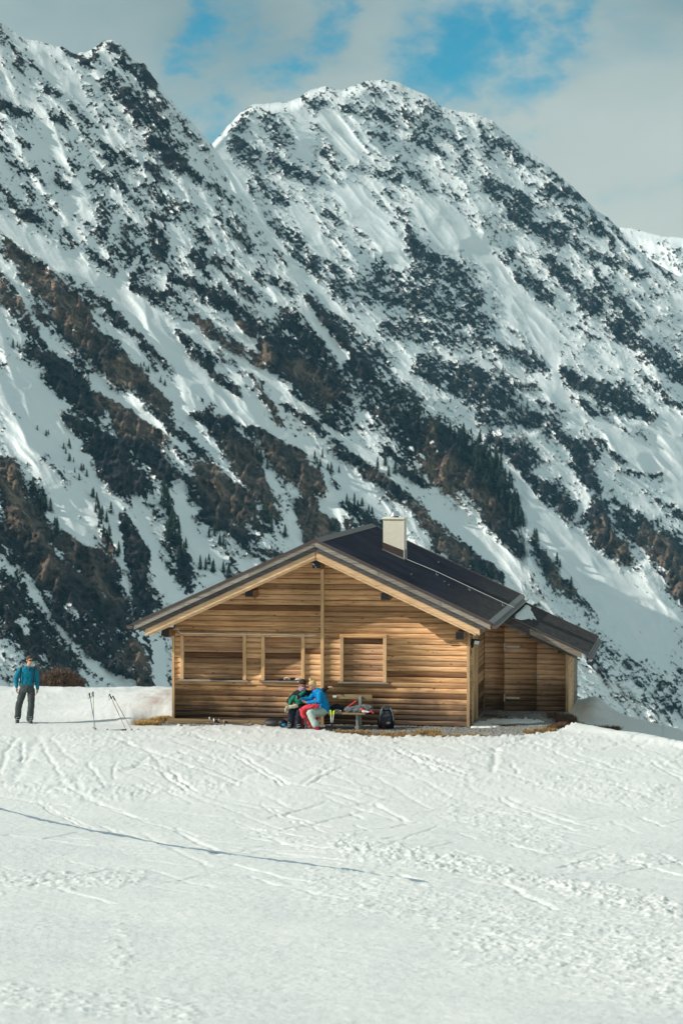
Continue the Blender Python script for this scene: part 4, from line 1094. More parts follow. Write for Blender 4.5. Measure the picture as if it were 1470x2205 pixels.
# --- side shed
SY = 3.95
def zshed(x): return 2.62 - .454 * (x - 8.77)
shw = MB().prism([(7.99, -.25), (10.27, -.25), (10.27, zshed(10.27) - .22), (8.2, zshed(8.2) - .22), (7.99, 2.5)], SY + .07, SY + .11).build('shed_front_wall', m_int, hut)
sd = empty('shed_door', (0, 0, 0)); sd.parent = hut
SH = .1475
for r in range(20):
    z0 = -.02 + r * SH; z1 = z0 + SH
    for p, q, par in ((8.005, 8.545, shw), (8.552, 9.446, sd), (9.454, 10.25, shw)):
        xr0 = min(q, 8.77 + (2.62 - .20 - z0) / .454); xr1 = min(q, 8.77 + (2.62 - .20 - z1) / .454)
        if xr0 - p < .04: continue
        xr1 = max(xr1, p + .01)
        log_mesh('log' if par is shw else 'door_log', p, xr0, p, xr1, z0, z1, bulge=.026, mat=m_shed, parent=par, y=SY)
for z in (1.78, .35):
    h_ = MB().box(8.60, 8.98, SY - .052, SY - .040, z - .022, z + .022).box(8.545, 8.575, SY - .055, SY - .036, z - .10, z + .10).build('strap_hinge', m_zinc, sd)
MB().box(9.30, 9.40, SY - .055, SY - .04, .975, 1.02).box(9.43, 9.53, SY - .055, SY - .04, .98, 1.015).tube([(9.36, SY - .055, 1.0), (9.36, SY - .09, 1.0), (9.46, SY - .09, .985)], .014, 8).build('latch', m_galv, sd)
MB().box(10.255, 10.335, SY - .05, SY + .06, -.35, 1.86, bev=.005).build('corner_board', m_post, hut)
ss = MB().box(10.20, 10.24, SY + .11, 8.68, -.4, 1.75).build('shed_side_wall', m_int, hut)
for r in range(15):
    z0 = -.35 + r * SH
    if z0 + SH > 1.90: break
    for p, q in ((SY + .065, 6.9), (6.905, 8.66)):
        o = log_mesh('board', p, q, p, q, z0, z0 + SH, bulge=.010, seg=3, thick=.05, mat=(m_rafter if (p < 6 or r > 10) else m_grey), parent=ss, y=10.31, axis='y')
MB().box(8.0, 10.3, 8.60, 8.66, -.4, 1.5).build('shed_back_wall', m_shed, hut)
MB().box(7.99, 10.20, SY - .03, SY + .06, -.28, -.022).build('sill_beam', m_dark, hut)
sr = empty('shed_roof', (0, 0, 0)); sr.parent = hut
SX0, SX1, SY0, SY1 = 8.25, 10.91, 3.35, 9.2
slope_sheet('roof_sheet', SX0 + .3, SX1, SY0 + .05, SY1 - .05, 0.0, sr, 17, zf=zshed, mat=m_roof2)
sloped('deck_board', SX0, SX1 - .03, -.045, -.014, SY0 + .02, SY1 - .02, m_dark, sr, zf=zshed)
sloped('verge_flashing', SX0 + .35, SX1 + .01, -.03, .022, SY0 - .02, SY0 + .05, m_flash, sr, zf=zshed)
sloped('verge_flashing', SX0 + .35, SX1 + .01, -.03, .022, SY1 - .05, SY1 + .02, m_flash, sr, zf=zshed)
for i, (xa, xb) in enumerate(((SX0 - .2, 9.3), (9.306, SX1 - .18))):
    sloped('bargeboard', xa, xb, -.20, -.034, SY0 + .0 - .003 * i, SY0 + .03, m_dark if i == 0 else m_grey, sr, zf=zshed)
    sloped('lower_bargeboard', xa - .1, xb - .12, -.285, -.19, SY0 + .04, SY0 + .08, m_grey if i == 0 else m_dark, sr, zf=zshed)
for k in range(3):
    sloped('soffit_board', SX0, SX1 - .2, -.075, -.05, SY0 + .09 + k * .15, SY0 + .235 + k * .15, m_dark, sr, zf=zshed)
pb = MB().box(10.08, 10.22, SY - .50, SY + .06, zshed(10.15) - .35, zshed(10.15) - .21, bev=.005).build('purlin', m_beam, hut)
MB().box(10.075, 10.225, SY - .52, SY - .502, zshed(10.15) - .325, zshed(10.15) - .205).build('end_cap', m_cap, pb)
g = MB(); gx_, gz_ = SX1 + .07, zshed(SX1) - .07
ring = [(gx_ + .075 * math.cos(math.pi + math.pi * i / 8), gz_ + .075 * math.sin(math.pi + math.pi * i / 8)) for i in range(9)]
inner = [(gx_ + .068 * math.cos(math.pi + math.pi * i / 8), gz_ + .068 * math.sin(math.pi + math.pi * i / 8)) for i in range(9)]
go = g.prism(ring + inner[::-1], SY0 - .02, SY1 + .05).build('gutter', m_gutter, hut)
MB().prism(ring, SY0 - .035, SY0 - .022).build('gutter_end', m_gutend, go)
MB().box(SX1 - .03, SX1 + .01, SY0 + .01, SY1, zshed(SX1) - .075, zshed(SX1) - .005).build('eave_flashing', m_gutter, sr)
MB().tube([(gx_, SY1 + .05, gz_), (gx_ + .03, SY1 + .2, gz_ + .09)], .012, 6).build('gutter_rod', m_galv, hut)
# snow left on the shed roof: lumpy wedge
def on_shed(px, py):
    a = (px - 735) / 5206.0; b_ = -(py - 1102.5) / 5206.0; c, sn = math.cos(PITCH), math.sin(PITCH)
    d = Vector((a, c + b_ * sn, -sn + b_ * c)); o_ = Vector((0, 0, CH)) - HUT
    lo, ld = Vector((o_.dot(UX), o_.dot(NY), o_.z)), Vector((d.dot(UX), d.dot(NY), d.z))
    t = (2.62 + .454 * 8.77 - .454 * lo.x - lo.z) / (ld.z + .454 * ld.x); p_ = lo + ld * t; return (p_.x, p_.y)
pts = [on_shed(1000 + x / 9.19, 1260 + y / 9.19) for x, y in ((1080, 530), (990, 600), (985, 650), (1010, 670), (1110, 700), (1180, 690), (1270, 672), (1300, 690), (1330, 705), (1340, 662), (1385, 685), (1420, 700), (1398, 660), (1365, 620), (1350, 560), (1315, 520), (1300, 500), (1312, 455), (1260, 405), (1200, 395), (1150, 455))][::-1]
bm = bmesh.new()
cxp = sum(p[0] for p in pts) / len(pts); cyp = sum(p[1] for p in pts) / len(pts)
rings = []
for q, hz in ((1.0, .012), (.97, .025), (.88, .045), (.55, .055)):
    rings.append([bm.verts.new((cxp + (x - cxp) * q, cyp + (y - cyp) * q, zshed(cxp + (x - cxp) * q) + hz * (1 + .12 * math.sin(9 * x + 5 * y)))) for x, y in pts])
for a, b_ in zip(rings[:-1], rings[1:]):
    for i in range(len(pts)):
        j = (i + 1) % len(pts); bm.faces.new((a[i], a[j], b_[j], b_[i]))
bm.faces.new(rings[-1])
o = MB().bm(bm).build('roof_snow', m_snow, None, True, loc=HUT, rot=(0, 0, -TH)); tag(o, 'melting wedge of snow lying on the shed roof below the gutter', 'snow')
# ------------------------------------------------------------------ people and their things
def Q(px, py, Y):
    x, y, z = unproject(float(px), float(py), float(Y)); return Vector((x, y, z))
def LQ(px, py, yl):
    """world point seen at px,py lying in the vertical plane hut-local y = yl"""
    a = Q(px, py, 60.0) - Vector((0, 0, CH)); d = a.normalized()
    t = ((HUT + NY * yl - Vector((0, 0, CH))).dot(NY)) / d.dot(NY)
    return Vector((0, 0, CH)) + d * t

def capsule(mb, a, b, ra, rb, seg=12, flat=1.0, side=None):
    """tapered limb with round ends"""
    a = Vector(a); b = Vector(b); d = (b - a); L = max(d.length, 1e-4); d = d / L
    up = Vector(side) if side is not None else (Vector((0, 0, 1)) if abs(d.z) < .9 else Vector((0, 1, 0)))
    s1 = d.cross(up).normalized(); s2 = d.cross(s1).normalized()
    prof = []
    for i in range(4): t = math.pi / 2 * (1 - i / 4); prof.append((-math.sin(t) * ra, math.cos(t) * ra))
    prof.append((0, ra)); prof.append((L, rb))
    for i in range(1, 5): t = math.pi / 2 * i / 4; prof.append((L + math.sin(t) * rb, math.cos(t) * rb))
    vs = []; n = len(prof)
    for h, r in prof:
        for k in range(seg):
            an = 2 * math.pi * k / seg
            vs.append(a + d * h + s1 * (math.cos(an) * r * flat) + s2 * (math.sin(an) * r))
    fs = [(i * seg + k, i * seg + (k + 1) % seg, (i + 1) * seg + (k + 1) % seg, (i + 1) * seg + k) for i in range(n - 1) for k in range(seg)]
    fs += [tuple(range(seg)), tuple(((n - 1) * seg + k) for k in range(seg))[::-1]]
    mb.add(vs, fs); return mb
def chain(mb, pts, rs, seg=12):
    for i in range(len(pts) - 1): capsule(mb, pts[i], pts[i + 1], rs[i], rs[i + 1], seg)
    return mb
def ell(mb, c, r, rot=(0, 0, 0), seg=14, rings=9):
    M = Euler(rot).to_matrix(); c = Vector(c); vs = [c + M @ Vector((0, 0, r[2]))]; 
    for i in range(1, rings):
        t = math.pi * i / rings
        for k in range(seg):
            a = 2 * math.pi * k / seg
            vs.append(c + M @ Vector((r[0] * math.sin(t) * math.cos(a), r[1] * math.sin(t) * math.sin(a), r[2] * math.cos(t))))
    vs.append(c + M @ Vector((0, 0, -r[2])))
    fs = [(0, 1 + k, 1 + (k + 1) % seg) for k in range(seg)]
    for i in range(rings - 2):
        fs += [(1 + i * seg + k, 1 + (i + 1) * seg + k, 1 + (i + 1) * seg + (k + 1) % seg, 1 + i * seg + (k + 1) % seg) for k in range(seg)]
    L = len(vs) - 1; b = 1 + (rings - 2) * seg
    fs += [(b + k, L, b + (k + 1) % seg) for k in range(seg)]
    mb.add(vs, fs); return mb
def torso(mb, pts, dims, side, seg=18):
    """stacked elliptical rings: dims = (half width, half depth)"""
    pts = [Vector(p) for p in pts]; side = Vector(side).normalized(); vs = []; n = len(pts)
    for i, p in enumerate(pts):
        d = (pts[min(i + 1, n - 1)] - pts[max(i - 1, 0)]).normalized()
        s = (side - d * side.dot(d)).normalized(); f = d.cross(s)
        for k in range(seg):
            a = 2 * math.pi * k / seg
            ca, sa = math.cos(a), math.sin(a)
            vs.append(p + s * dims[i][0] * abs(ca) ** .85 * (1 if ca > 0 else -1) + f * dims[i][1] * abs(sa) ** .9 * (1 if sa > 0 else -1))
    fs = [(i * seg + k, i * seg + (k + 1) % seg, (i + 1) * seg + (k + 1) % seg, (i + 1) * seg + k) for i in range(n - 1) for k in range(seg)]
    fs += [tuple(range(seg))[::-1], tuple((n - 1) * seg + k for k in range(seg))]
    mb.add(vs, fs); return mb
def fuse(mb, name, mat, parent, voxel=.012, smooth=3, wrinkle=0.0, wscale=9.0, extra=None, origin=None):
    """merge the overlapping volumes into one continuous skin"""
    me = bpy.data.meshes.new(name); me.from_pydata([tuple(v) for v in mb.v], [], mb.f); me.update()
    bm = bmesh.new(); bm.from_mesh(me); bmesh.ops.recalc_face_normals(bm, faces=bm.faces); bm.to_mesh(me); bm.free()
    o = bpy.data.objects.new(name, me); COL.objects.link(o)
    r = o.modifiers.new('r', 'REMESH'); r.mode = 'VOXEL'; r.voxel_size = voxel
    s = o.modifiers.new('s', 'SMOOTH'); s.iterations = smooth; s.factor = .6
    dg = bpy.context.evaluated_depsgraph_get(); ev = o.evaluated_get(dg)
    m2 = bpy.data.meshes.new_from_object(ev, depsgraph=dg); m2.name = name
    COL.objects.unlink(o); bpy.data.objects.remove(o)
    if wrinkle:
        n = len(m2.vertices); co = np.empty(n * 3, np.float32); m2.vertices.foreach_get('co', co); co = co.reshape(-1, 3)
        no = np.empty(n * 3, np.float32); m2.vertices.foreach_get('normal', no); no = no.reshape(-1, 3)
        k = wscale
        h = ridged(co[:, 0] * k + co[:, 1] * k * .5, co[:, 2] * k * 1.3 + co[:, 1] * k * .6, 3, 301) - .45
        co = co + no * (wrinkle * h)[:, None]
        m2.vertices.foreach_set('co', co.reshape(-1))
    if extra is not None and extra.v:
        bm = bmesh.new(); bm.from_mesh(m2)
        vv = [bm.verts.new(v) for v in extra.v]
        for f in extra.f:
            try: bm.faces.new([vv[i] for i in f])
            except Exception: pass
        bmesh.ops.recalc_face_normals(bm, faces=bm.faces); bm.to_mesh(m2); bm.free()
    m2.materials.clear(); m2.materials.append(mat)
    m2.polygons.foreach_set('use_smooth', [True] * len(m2.polygons)); m2.update()
    if origin is not None: m2.transform(Matrix.Translation(-Vector(origin)))
    return link(name, m2, parent)
def hand(mb, wrist, d, palm, side, curl=.5, k=1.0):
    """palm, four unequal bent fingers and a thumb leaving the side of the palm"""
    w = Vector(wrist); d = Vector(d).normalized(); pn_ = Vector(palm).normalized(); pn_ = (pn_ - d * pn_.dot(d)).normalized(); s = d.cross(pn_).normalized() * side
    capsule(mb, w, w + d * .03 * k, .026 * k, .030 * k, 8)
    capsule(mb, w + d * .03 * k + s * .016 * k, w + d * .085 * k + s * .022 * k, .019 * k, .018 * k, 8)
    capsule(mb, w + d * .03 * k - s * .016 * k, w + d * .08 * k - s * .022 * k, .019 * k, .017 * k, 8)
    capsule(mb, w + d * .03 * k, w + d * .085 * k, .021 * k, .018 * k, 8)
    for i, (off, ln) in enumerate(((.031, .070), (.011, .080), (-.011, .074), (-.031, .058))):
        b0 = w + d * .092 * k + s * off * k
        c1 = curl * .8; c2 = curl * 1.7; c3 = curl * 2.4
        p1 = b0 + (d * math.cos(c1) + pn_ * math.sin(c1)) * ln * .45 * k
        p2 = p1 + (d * math.cos(c2) + pn_ * math.sin(c2)) * ln * .32 * k
        p3 = p2 + (d * math.cos(c3) + pn_ * math.sin(c3)) * ln * .25 * k
        capsule(mb, b0, p1, .0095 * k, .009 * k, 6); capsule(mb, p1, p2, .009 * k, .0082 * k, 6); capsule(mb, p2, p3, .0082 * k, .007 * k, 6)
    t0 = w + d * .03 * k + s * .030 * k; t1 = t0 + (d * .6 + s * .7 + pn_ * .3).normalized() * .045 * k; t2 = t1 + (d * .9 + s * .1 + pn_ * .4).normalized() * .035 * k
    capsule(mb, t0, t1, .014 * k, .011 * k, 6); capsule(mb, t1, t2, .011 * k, .009 * k, 6)
def head_parts(mb, c, fwd, up=Vector((0, 0, 1)), k=1.0):
    """skull, jaw, nose, ears, brow; c = centre of the head"""
    f = Vector(fwd).normalized(); u_ = (up - f * up.dot(f)).normalized(); s = f.cross(u_)
    M = Matrix((s, f, u_)).transposed()
    e = M.to_euler()
    ell(mb, c + u_ * .035 * k - f * .012 * k, (.076 * k, .094 * k, .088 * k), e)
    ell(mb, c - u_ * .040 * k + f * .022 * k, (.056 * k, .064 * k, .072 * k), e)
    ell(mb, c - u_ * .088 * k + f * .050 * k, (.028 * k, .026 * k, .022 * k), e)
    capsule(mb, c + f * .078 * k + u_ * .018 * k, c + f * .102 * k - u_ * .022 * k, .010 * k, .015 * k, 8)
    capsule(mb, c + f * .070 * k + u_ * .030 * k - s * .035 * k, c + f * .070 * k + u_ * .030 * k + s * .035 * k, .016 * k, .016 * k, 8)
    capsule(mb, c + f * .076 * k - u_ * .052 * k - s * .014 * k, c + f * .076 * k - u_ * .052 * k + s * .014 * k, .011 * k, .011 * k, 8)
    for q in (-1, 1): ell(mb, c + s * q * .076 * k - f * .010 * k - u_ * .004 * k, (.010 * k, .018 * k, .030 * k), e)
    return f, u_, s, e
m_skin = simple('skin', (0.58, 0.315, 0.215), .55, 0, .10, 30, .05)
m_lip = simple('lips', (0.42, 0.16, 0.13), .5, 0, .05)
def cloth(name, col, var=.22, rough=.85, scale=22): return simple(name, col, rough, 0, var, scale, .25, .006, .2)
m_teal = cloth('teal_fleece', (0.006, 0.17, 0.26)); m_pack = cloth('dark_grey_pack_fabric', (0.045, 0.052, 0.06), .4); m_black = cloth('black_fabric', (0.014, 0.016, 0.020))
m_gtrous = cloth('charcoal_trousers', (0.058, 0.070, 0.072)); m_green = cloth('green_shell', (0.015, 0.165, 0.105))
m_blue = cloth('blue_softshell', (0.004, 0.215, 0.50)); m_mint = cloth('mint_trousers', (0.40, 0.52, 0.47), .1)
m_red = cloth('coral_red_shell', (0.62, 0.055, 0.075)); m_dred = cloth('dark_red_fabric', (0.22, 0.012, 0.03))
m_beige = cloth('beige_fleece', (0.42, 0.40, 0.29)); m_hairb = simple('brown_hair', (0.030, 0.018, 0.014), .7, 0, .4, 60, .6, .01)
m_hairy = simple('blond_hair', (0.62, 0.46, 0.24), .65, 0, .3, 60, .6, .01); m_lens = simple('dark_lens', (0.03, 0.012, 0.012), .12, 0, .1, 4, 0, spec=.6)
m_boot = simple('ski_boot_shell', (0.045, 0.050, 0.062), .4, 0, .3, 12, .05); m_buckle = simple('buckle_metal', (0.55, 0.56, 0.55), .35, .7, .1)
m_greyf = cloth('grey_jacket_fabric', (0.12, 0.135, 0.145), .35); m_lilac = cloth('lilac_scarf', (0.36, 0.22, 0.34)); m_navy = cloth('navy_fabric', (0.018, 0.024, 0.038))
m_hair_s = simple('short_dark_hair', (0.07, 0.055, 0.045), .7, 0, .4, 60, .6, .01)
def glasses(name, c, f, u_, s, parent, org, k=1.0):
    g = MB()
    for q in (-1, 1):
        ell(g, c + f * .090 * k + u_ * .012 * k + s * q * .033 * k - f * .006, (.031 * k, .010 * k, .021 * k), Matrix((s, f, u_)).transposed().to_euler(), 10, 6)
        g.tube([c + f * .082 * k + u_ * .018 * k + s * q * .062 * k, c - f * .005 * k + u_ * .016 * k + s * q * .080 * k], .004 * k, 5)
    g.tube([c + f * .095 * k + u_ * .018 * k - s * .01, c + f * .095 * k + u_ * .018 * k + s * .01], .005, 5)
    g.v = [tuple(Vector(v) - org) for v in g.v]
    return g.build(name, m_lens, parent)
def ski_boot(name, ankle, toe, parent, org, mat=None, h=.26, heelz=None):
    a = Vector(ankle); t = Vector(toe); mb = MB()
    d = (t - a); dh = Vector((d.x, d.y, 0)); dh = dh.normalized() if dh.length > 1e-3 else Vector((0, -1, 0))
    heel = a - dh * .06 + (t - a) * 0; heel.z = t.z + .05 if heelz is None else heelz
    capsule(mb, a + Vector((0, 0, .12)), a + (heel - a) * .4, .072, .066, 12)
    capsule(mb, heel, t, .058, .052, 12)
    capsule(mb, a, t - dh * .05 + Vector((0, 0, .03)), .062, .052, 12)
    o = fuse(mb, name, mat or m_boot, parent, .012, 1, origin=org)
    b = MB(); sd_ = dh.cross(Vector((0, 0, 1)))
    sole = MB()
    for i in range(4):
        f_ = i / 3; p = (a + Vector((0, 0, .09))).lerp(t - dh * .05 + Vector((0, 0, .04)), f_)
        nrm = (dh * .6 + Vector((0, 0, .5))).normalized()
        q = p + nrm * .062
        b.tube([q - sd_ * .045 - org, q + dh * .008 - org, q + sd_ * .045 - org], .008, 5)
    b.build('buckle', m_buckle, o)
    return o

# --- standing man at the left ---------------------------------------------------------------
YM = 64.1
def S(px, py, dy=0.0): return Q(px, py, YM + dy)
org = tpt(61, 1558); org = Vector((org.x, YM, 0))
gz = float(terrain(np.array([S(66, 1556).x]), np.array([YM]))[0])
man = empty('person', org)
tag(man, 'man in teal fleece and dark suspendered ski trousers walking on the snow', 'person')
hc = S(64.5, 1422.5); fw_ = Vector((.55, -.80, -.05))
mb = MB(); f, u_, s_, e_ = head_parts(mb, hc, fw_)
capsule(mb, S(62.5, 1440), S(63.5, 1428, .0), .062, .055)
torso(mb, [S(59, 1486), S(59, 1478), S(59.5, 1468), S(60, 1455), S(60.5, 1445), S(62, 1438)], [(.16, .11), (.165, .115), (.15, .10), (.185, .115), (.20, .11), (.09, .07)], (1, .15, 0))
lsh, lel, lwr = S(43, 1444, -.02), S(35.5, 1461, .03), S(36, 1480, -.03)
rsh, rel, rwr = S(76.5, 1444, .05), S(80, 1463, .05), S(81.5, 1484, -.02)
chain(mb, [lsh, lel, lwr], [.055, .045, .032]); chain(mb, [rsh, rel, rwr], [.055, .045, .032])
lhip, lkn, lan = S(51, 1486, .02), S(42, 1516, .02), S(38.5, 1545, .26)
rhip, rkn, ran = S(67.5, 1486, 0), S(68, 1519, -.08), S(65, 1549, -.02)
chain(mb, [lhip, lkn, lan], [.085, .06, .045]); chain(mb, [rhip, rkn, ran], [.085, .06, .045])
ex = MB(); hand(ex, lwr, (.05, -.15, -1), (.9, -.2, 0), -1, .35); hand(ex, rwr, (-.02, -.15, -1), (-.9, -.2, 0), 1, .55)
fuse(mb, 'body', m_skin, man, .0095, 2, extra=ex, origin=org)
mb = MB()
torso(mb, [S(59, 1476), S(59, 1470), S(59.5, 1462), S(60, 1453), S(60.5, 1446), S(61.5, 1440), S(62.5, 1434.5)], [(.175, .125), (.185, .14), (.185, .135), (.20, .135), (.215, .125), (.155, .10), (.078, .072)], (1, .15, 0))
chain(mb, [lsh, lel, lwr + Vector((0, 0, .02))], [.080, .066, .046]); chain(mb, [rsh, rel, rwr + Vector((0, 0, .02))], [.080, .066, .046])
fuse(mb, 'fleece', m_teal, man, .011, 2, .016, 8, origin=org)
mb = MB()
torso(mb, [S(59.3, 1490), S(59.3, 1484), S(59, 1477), S(59, 1470)], [(.155, .13), (.185, .14), (.18, .135), (.172, .128)], (1, .15, 0))
chain(mb, [lhip, lkn, lan + Vector((0, 0, .02))], [.108, .088, .088]); chain(mb, [rhip, rkn, ran + Vector((0, 0, .02))], [.106, .088, .092])
fuse(mb, 'ski_trousers', m_gtrous, man, .012, 2, .020, 6, origin=org)
g = MB()
for a in ([(44.5, 1470), (45, 1458), (45, 1448), (45.5, 1440)], [(71, 1470), (73, 1458), (74.5, 1448), (75, 1441)]):
    pts = [S(x, y, -.135 if i in (1, 2) else (-.12 if i == 0 else -.07)) - org for i, (x, y) in enumerate(a)]
    pts.append(pts[-1] + Vector((0, .12, .02)))
    for i in range(len(pts) - 1):
        capsule(g, pts[i] + Vector((0, -.008, 0)), pts[i + 1] + Vector((0, -.008, 0)), .015, .015, 8)
g.build('suspenders', m_black, man, True)
g = MB(); ell(g, S(64.5, 1442, -.105) - org, (.018, .012, .055), (0, .2, 0)); g.build('undershirt', m_black, man, True)
glasses('sunglasses', hc, f, u_, s_, man, org)
mb = MB(); ell(mb, hc + u_ * .052 - f * .022, (.084, .098, .080), e_); ell(mb, hc - f * .055 - u_ * .01, (.078, .055, .075), e_); ell(mb, hc + u_ * .115 + f * .03, (.05, .045, .022), e_)
fuse(mb, 'hair', m_hair_s, man, .010, 1, .008, 40, origin=org)
g = MB(); ell(g, hc + f * .083 - u_ * .052 - org, (.020, .008, .006), e_, 8, 5); g.build('mouth', m_lip, man)
ski_boot('ski_boot', lan, Q(38, 1556, YM + .12), man, org, heelz=float(lan.z) - .02)
ski_boot('ski_boot', ran, Q(67.5, 1557, YM - .20), man, org)

# --- bench ----------------------------------------------------------------------------------
bench = empty('bench', W(3.6, -1.0, 0), (0, 0, -TH))
tag(bench, 'plain timber bench with grey metal supports and a white plate on its backrest', 'bench')
m_bench = wood('bench_timber', (0.40, 0.30, 0.165), (0.29, 0.205, 0.11), (0.15, 0.095, 0.05), (1.2, 30, 30), var=.1, knots=.15)
BX0, BX1 = -.30, 1.78
for k in range(2): MB().box(BX0, BX1 + .0, -.20 + k * .20, -.015 + k * .20, .405, .455, bev=.006).build('seat_plank', m_bench, bench)
MB().box(BX0, BX1 + .12, .235, .275, .765, .885, bev=.006).build('backrest_plank', m_bench, bench, rot=(-.02, 0, 0))
for x in (.0, 1.52):
    MB().box(x, x + .06, -.12, .16, .36, .404).box(x, x + .06, -.10, -.04, -.02, .36).box(x - .03, x + .09, -.14, .0, -.03, .09, bev=.01).build('support', m_galv, bench)
    MB().box(x + .04, x + .11, .15, .234, -.02, .86, bev=.006).build('backrest_support', m_galv, bench)
MB().box(.86, .96, .226, .2345, .80, .855).build('plate', m_plug, bench)

# --- seated man -----------------------------------------------------------------------------
org = W(3.45, -1.05, 0); org.z = 0
pb_ = empty('person', org)
tag(pb_, 'dark haired man in green and black ski jacket seated on the bench', 'person')
hc = LQ(652, 1474.5, -1.17); fw_ = Vector((.22, -.85, -.42))
mb = MB(); f, u_, s_, e_ = head_parts(mb, hc, fw_)
pelv = LQ(650, 1529, -1.0)
sp = [LQ(650, 1533, -1.0), LQ(650, 1522, -1.0), LQ(650, 1511, -.98), LQ(651, 1500, -.98), LQ(652, 1491, -1.02), LQ(652, 1485, -1.06)]
torso(mb, sp, [(.17, .12), (.17, .12), (.165, .11), (.195, .115), (.19, .10), (.06, .06)], UX)
capsule(mb, LQ(652, 1487, -1.06), LQ(652, 1479, -1.12), .06, .055)
lsh, lel, lwr = LQ(637, 1496, -1.02), LQ(623, 1510, -1.05), LQ(627, 1517, -1.22)
rsh, rel, rwr = LQ(667, 1494, -.96), LQ(690, 1490, -.80), LQ(706.5, 1481, -.80)
chain(mb, [lsh, lel, lwr], [.055, .045, .032]); chain(mb, [rsh, rel, rwr], [.055, .045, .032])
lhip, lkn, lan = LQ(642, 1531, -1.05), LQ(628, 1533, -1.42), LQ(625, 1562, -1.30)
rhip, rkn, ran = LQ(657, 1531, -1.05), LQ(646, 1533, -1.45), LQ(640, 1562, -1.34)
chain(mb, [lhip, lkn, lan], [.085, .06, .045]); chain(mb, [rhip, rkn, ran], [.085, .06, .045])
ex = MB(); hand(ex, lwr, (.55, -.5, -.2), (0, .1, -1), 1, .45); hand(ex, rwr + Vector((.01, -.01, .01)), (.9, -.3, .12), (0, -.4, -.9), -1, .8)
fuse(mb, 'body', m_skin, pb_, .010, 2, extra=ex, origin=org)
mb = MB()
torso(mb, sp[:5] + [LQ(652, 1486, -1.05)], [(.215, .165), (.21, .16), (.205, .15), (.225, .155), (.205, .135), (.085, .085)], UX)
chain(mb, [lsh, lel, lwr], [.095, .078, .055]); chain(mb, [rsh, rel, rwr + Vector((-.03, 0, -.005))], [.095, .075, .048])
jk = fuse(mb, 'ski_jacket', m_black, pb_, .012, 2, .020, 7, origin=org)
mb = MB()     # green chest, sleeve fronts
torso(mb, [LQ(646, 1516, -1.045), LQ(645, 1506, -1.045), LQ(645, 1497, -1.04)], [(.130, .140), (.135, .142), (.115, .125)], UX)
torso(mb, [LQ(662, 1512, -1.03), LQ(661, 1505, -1.03), LQ(660, 1497, -1.03)], [(.085, .135), (.090, .138), (.075, .120)], UX)
chain(mb, [LQ(634, 1501, -1.08), LQ(626, 1509, -1.10), LQ(625, 1516, -1.20)], [.070, .066, .056])
capsule(mb, LQ(655, 1489, -1.15), LQ(643, 1500, -1.16), .040, .045)
fuse(mb, 'green_panel', m_green, jk, .012, 2, .018, 8, origin=org)
mb = MB(); torso(mb, [LQ(650, 1536, -1.0), LQ(650, 1527, -1.0), LQ(650, 1520, -1.0)], [(.20, .16), (.205, .16), (.18, .14)], UX)
chain(mb, [lhip, lkn, lan], [.12, .098, .085]); chain(mb, [rhip, rkn, ran], [.12, .098, .085])
fuse(mb, 'ski_trousers', m_navy, pb_, .012, 2, .022, 6, origin=org)
glasses('sunglasses', hc, f, u_, s_, pb_, org)
mb = MB(); ell(mb, hc + u_ * .056 - f * .022, (.090, .104, .088), e_); ell(mb, hc - f * .055, (.082, .058, .080), e_); ell(mb, hc + u_ * .10 + f * .06, (.07, .045, .04), e_)
fuse(mb, 'hair', m_hairb, pb_, .010, 1, .020, 30, origin=org)
mb = MB(); torso(mb, [hc - u_ * .155 - f * .03, hc - u_ * .12 - f * .02, hc - u_ * .075 - f * .012], [(.10, .095), (.095, .10), (.088, .088)], s_)
fuse(mb, 'neck_warmer', m_lilac, pb_, .010, 1, .012, 14, origin=org)
g = MB(); ell(g, hc + f * .083 - u_ * .052 - org, (.020, .008, .006), e_, 8, 5); g.build('mouth', m_lip, pb_)
ski_boot('ski_boot', lan, LQ(622, 1570, -1.52), pb_, org); ski_boot('ski_boot', ran, LQ(643, 1571, -1.56), pb_, org)

# --- seated woman ---------------------------------------------------------------------------
org = W(3.95, -1.1, 0); org.z = 0
pc = empty('person', org)
tag(pc, 'blond woman in bright blue jacket and mint trousers sitting sideways on the bench', 'person')
hc = LQ(671.5, 1475, -1.20); fw_ = Vector((-.88, -.32, -.36))
mb = MB(); f, u_, s_, e_ = head_parts(mb, hc, fw_, k=.95)
sd = Vector((.45, -.9, 0))
sp = [LQ(697, 1531, -1.08), LQ(697, 1521, -1.10), LQ(694, 1510, -1.12), LQ(690, 1500, -1.14), LQ(685, 1491, -1.16), LQ(679, 1486, -1.18)]
torso(mb, sp, [(.16, .12), (.155, .115), (.145, .105), (.165, .11), (.165, .10), (.055, .055)], sd)
capsule(mb, LQ(680, 1487, -1.18), LQ(674, 1480, -1.19), .052, .048)
lsh, lel, lwr = LQ(689, 1494, -1.32), LQ(687, 1511, -1.38), LQ(661, 1513, -1.42)       # arm nearer the camera
rsh, rel, rwr = LQ(676, 1493, -1.02), LQ(668, 1506, -1.20), LQ(646, 1506, -1.34)
chain(mb, [lsh, lel, lwr], [.05, .04, .028]); chain(mb, [rsh, rel, rwr], [.05, .04, .028])
lhip, lkn, lan = LQ(696, 1532, -1.18), LQ(668, 1536, -1.56), LQ(679, 1559, -1.58)
rhip, rkn, ran = LQ(690, 1532, -1.00), LQ(655, 1534, -1.22), LQ(655, 1561, -1.22)
chain(mb, [lhip, lkn, lan], [.08, .058, .042]); chain(mb, [rhip, rkn, ran], [.08, .058, .042])
ex = MB(); hand(ex, lwr, (-.95, -.1, .15), (0, -.2, 1), 1, .55, .92); hand(ex, rwr, (-.75, -.3, .5), (.5, -.6, .6), -1, .6, .92)
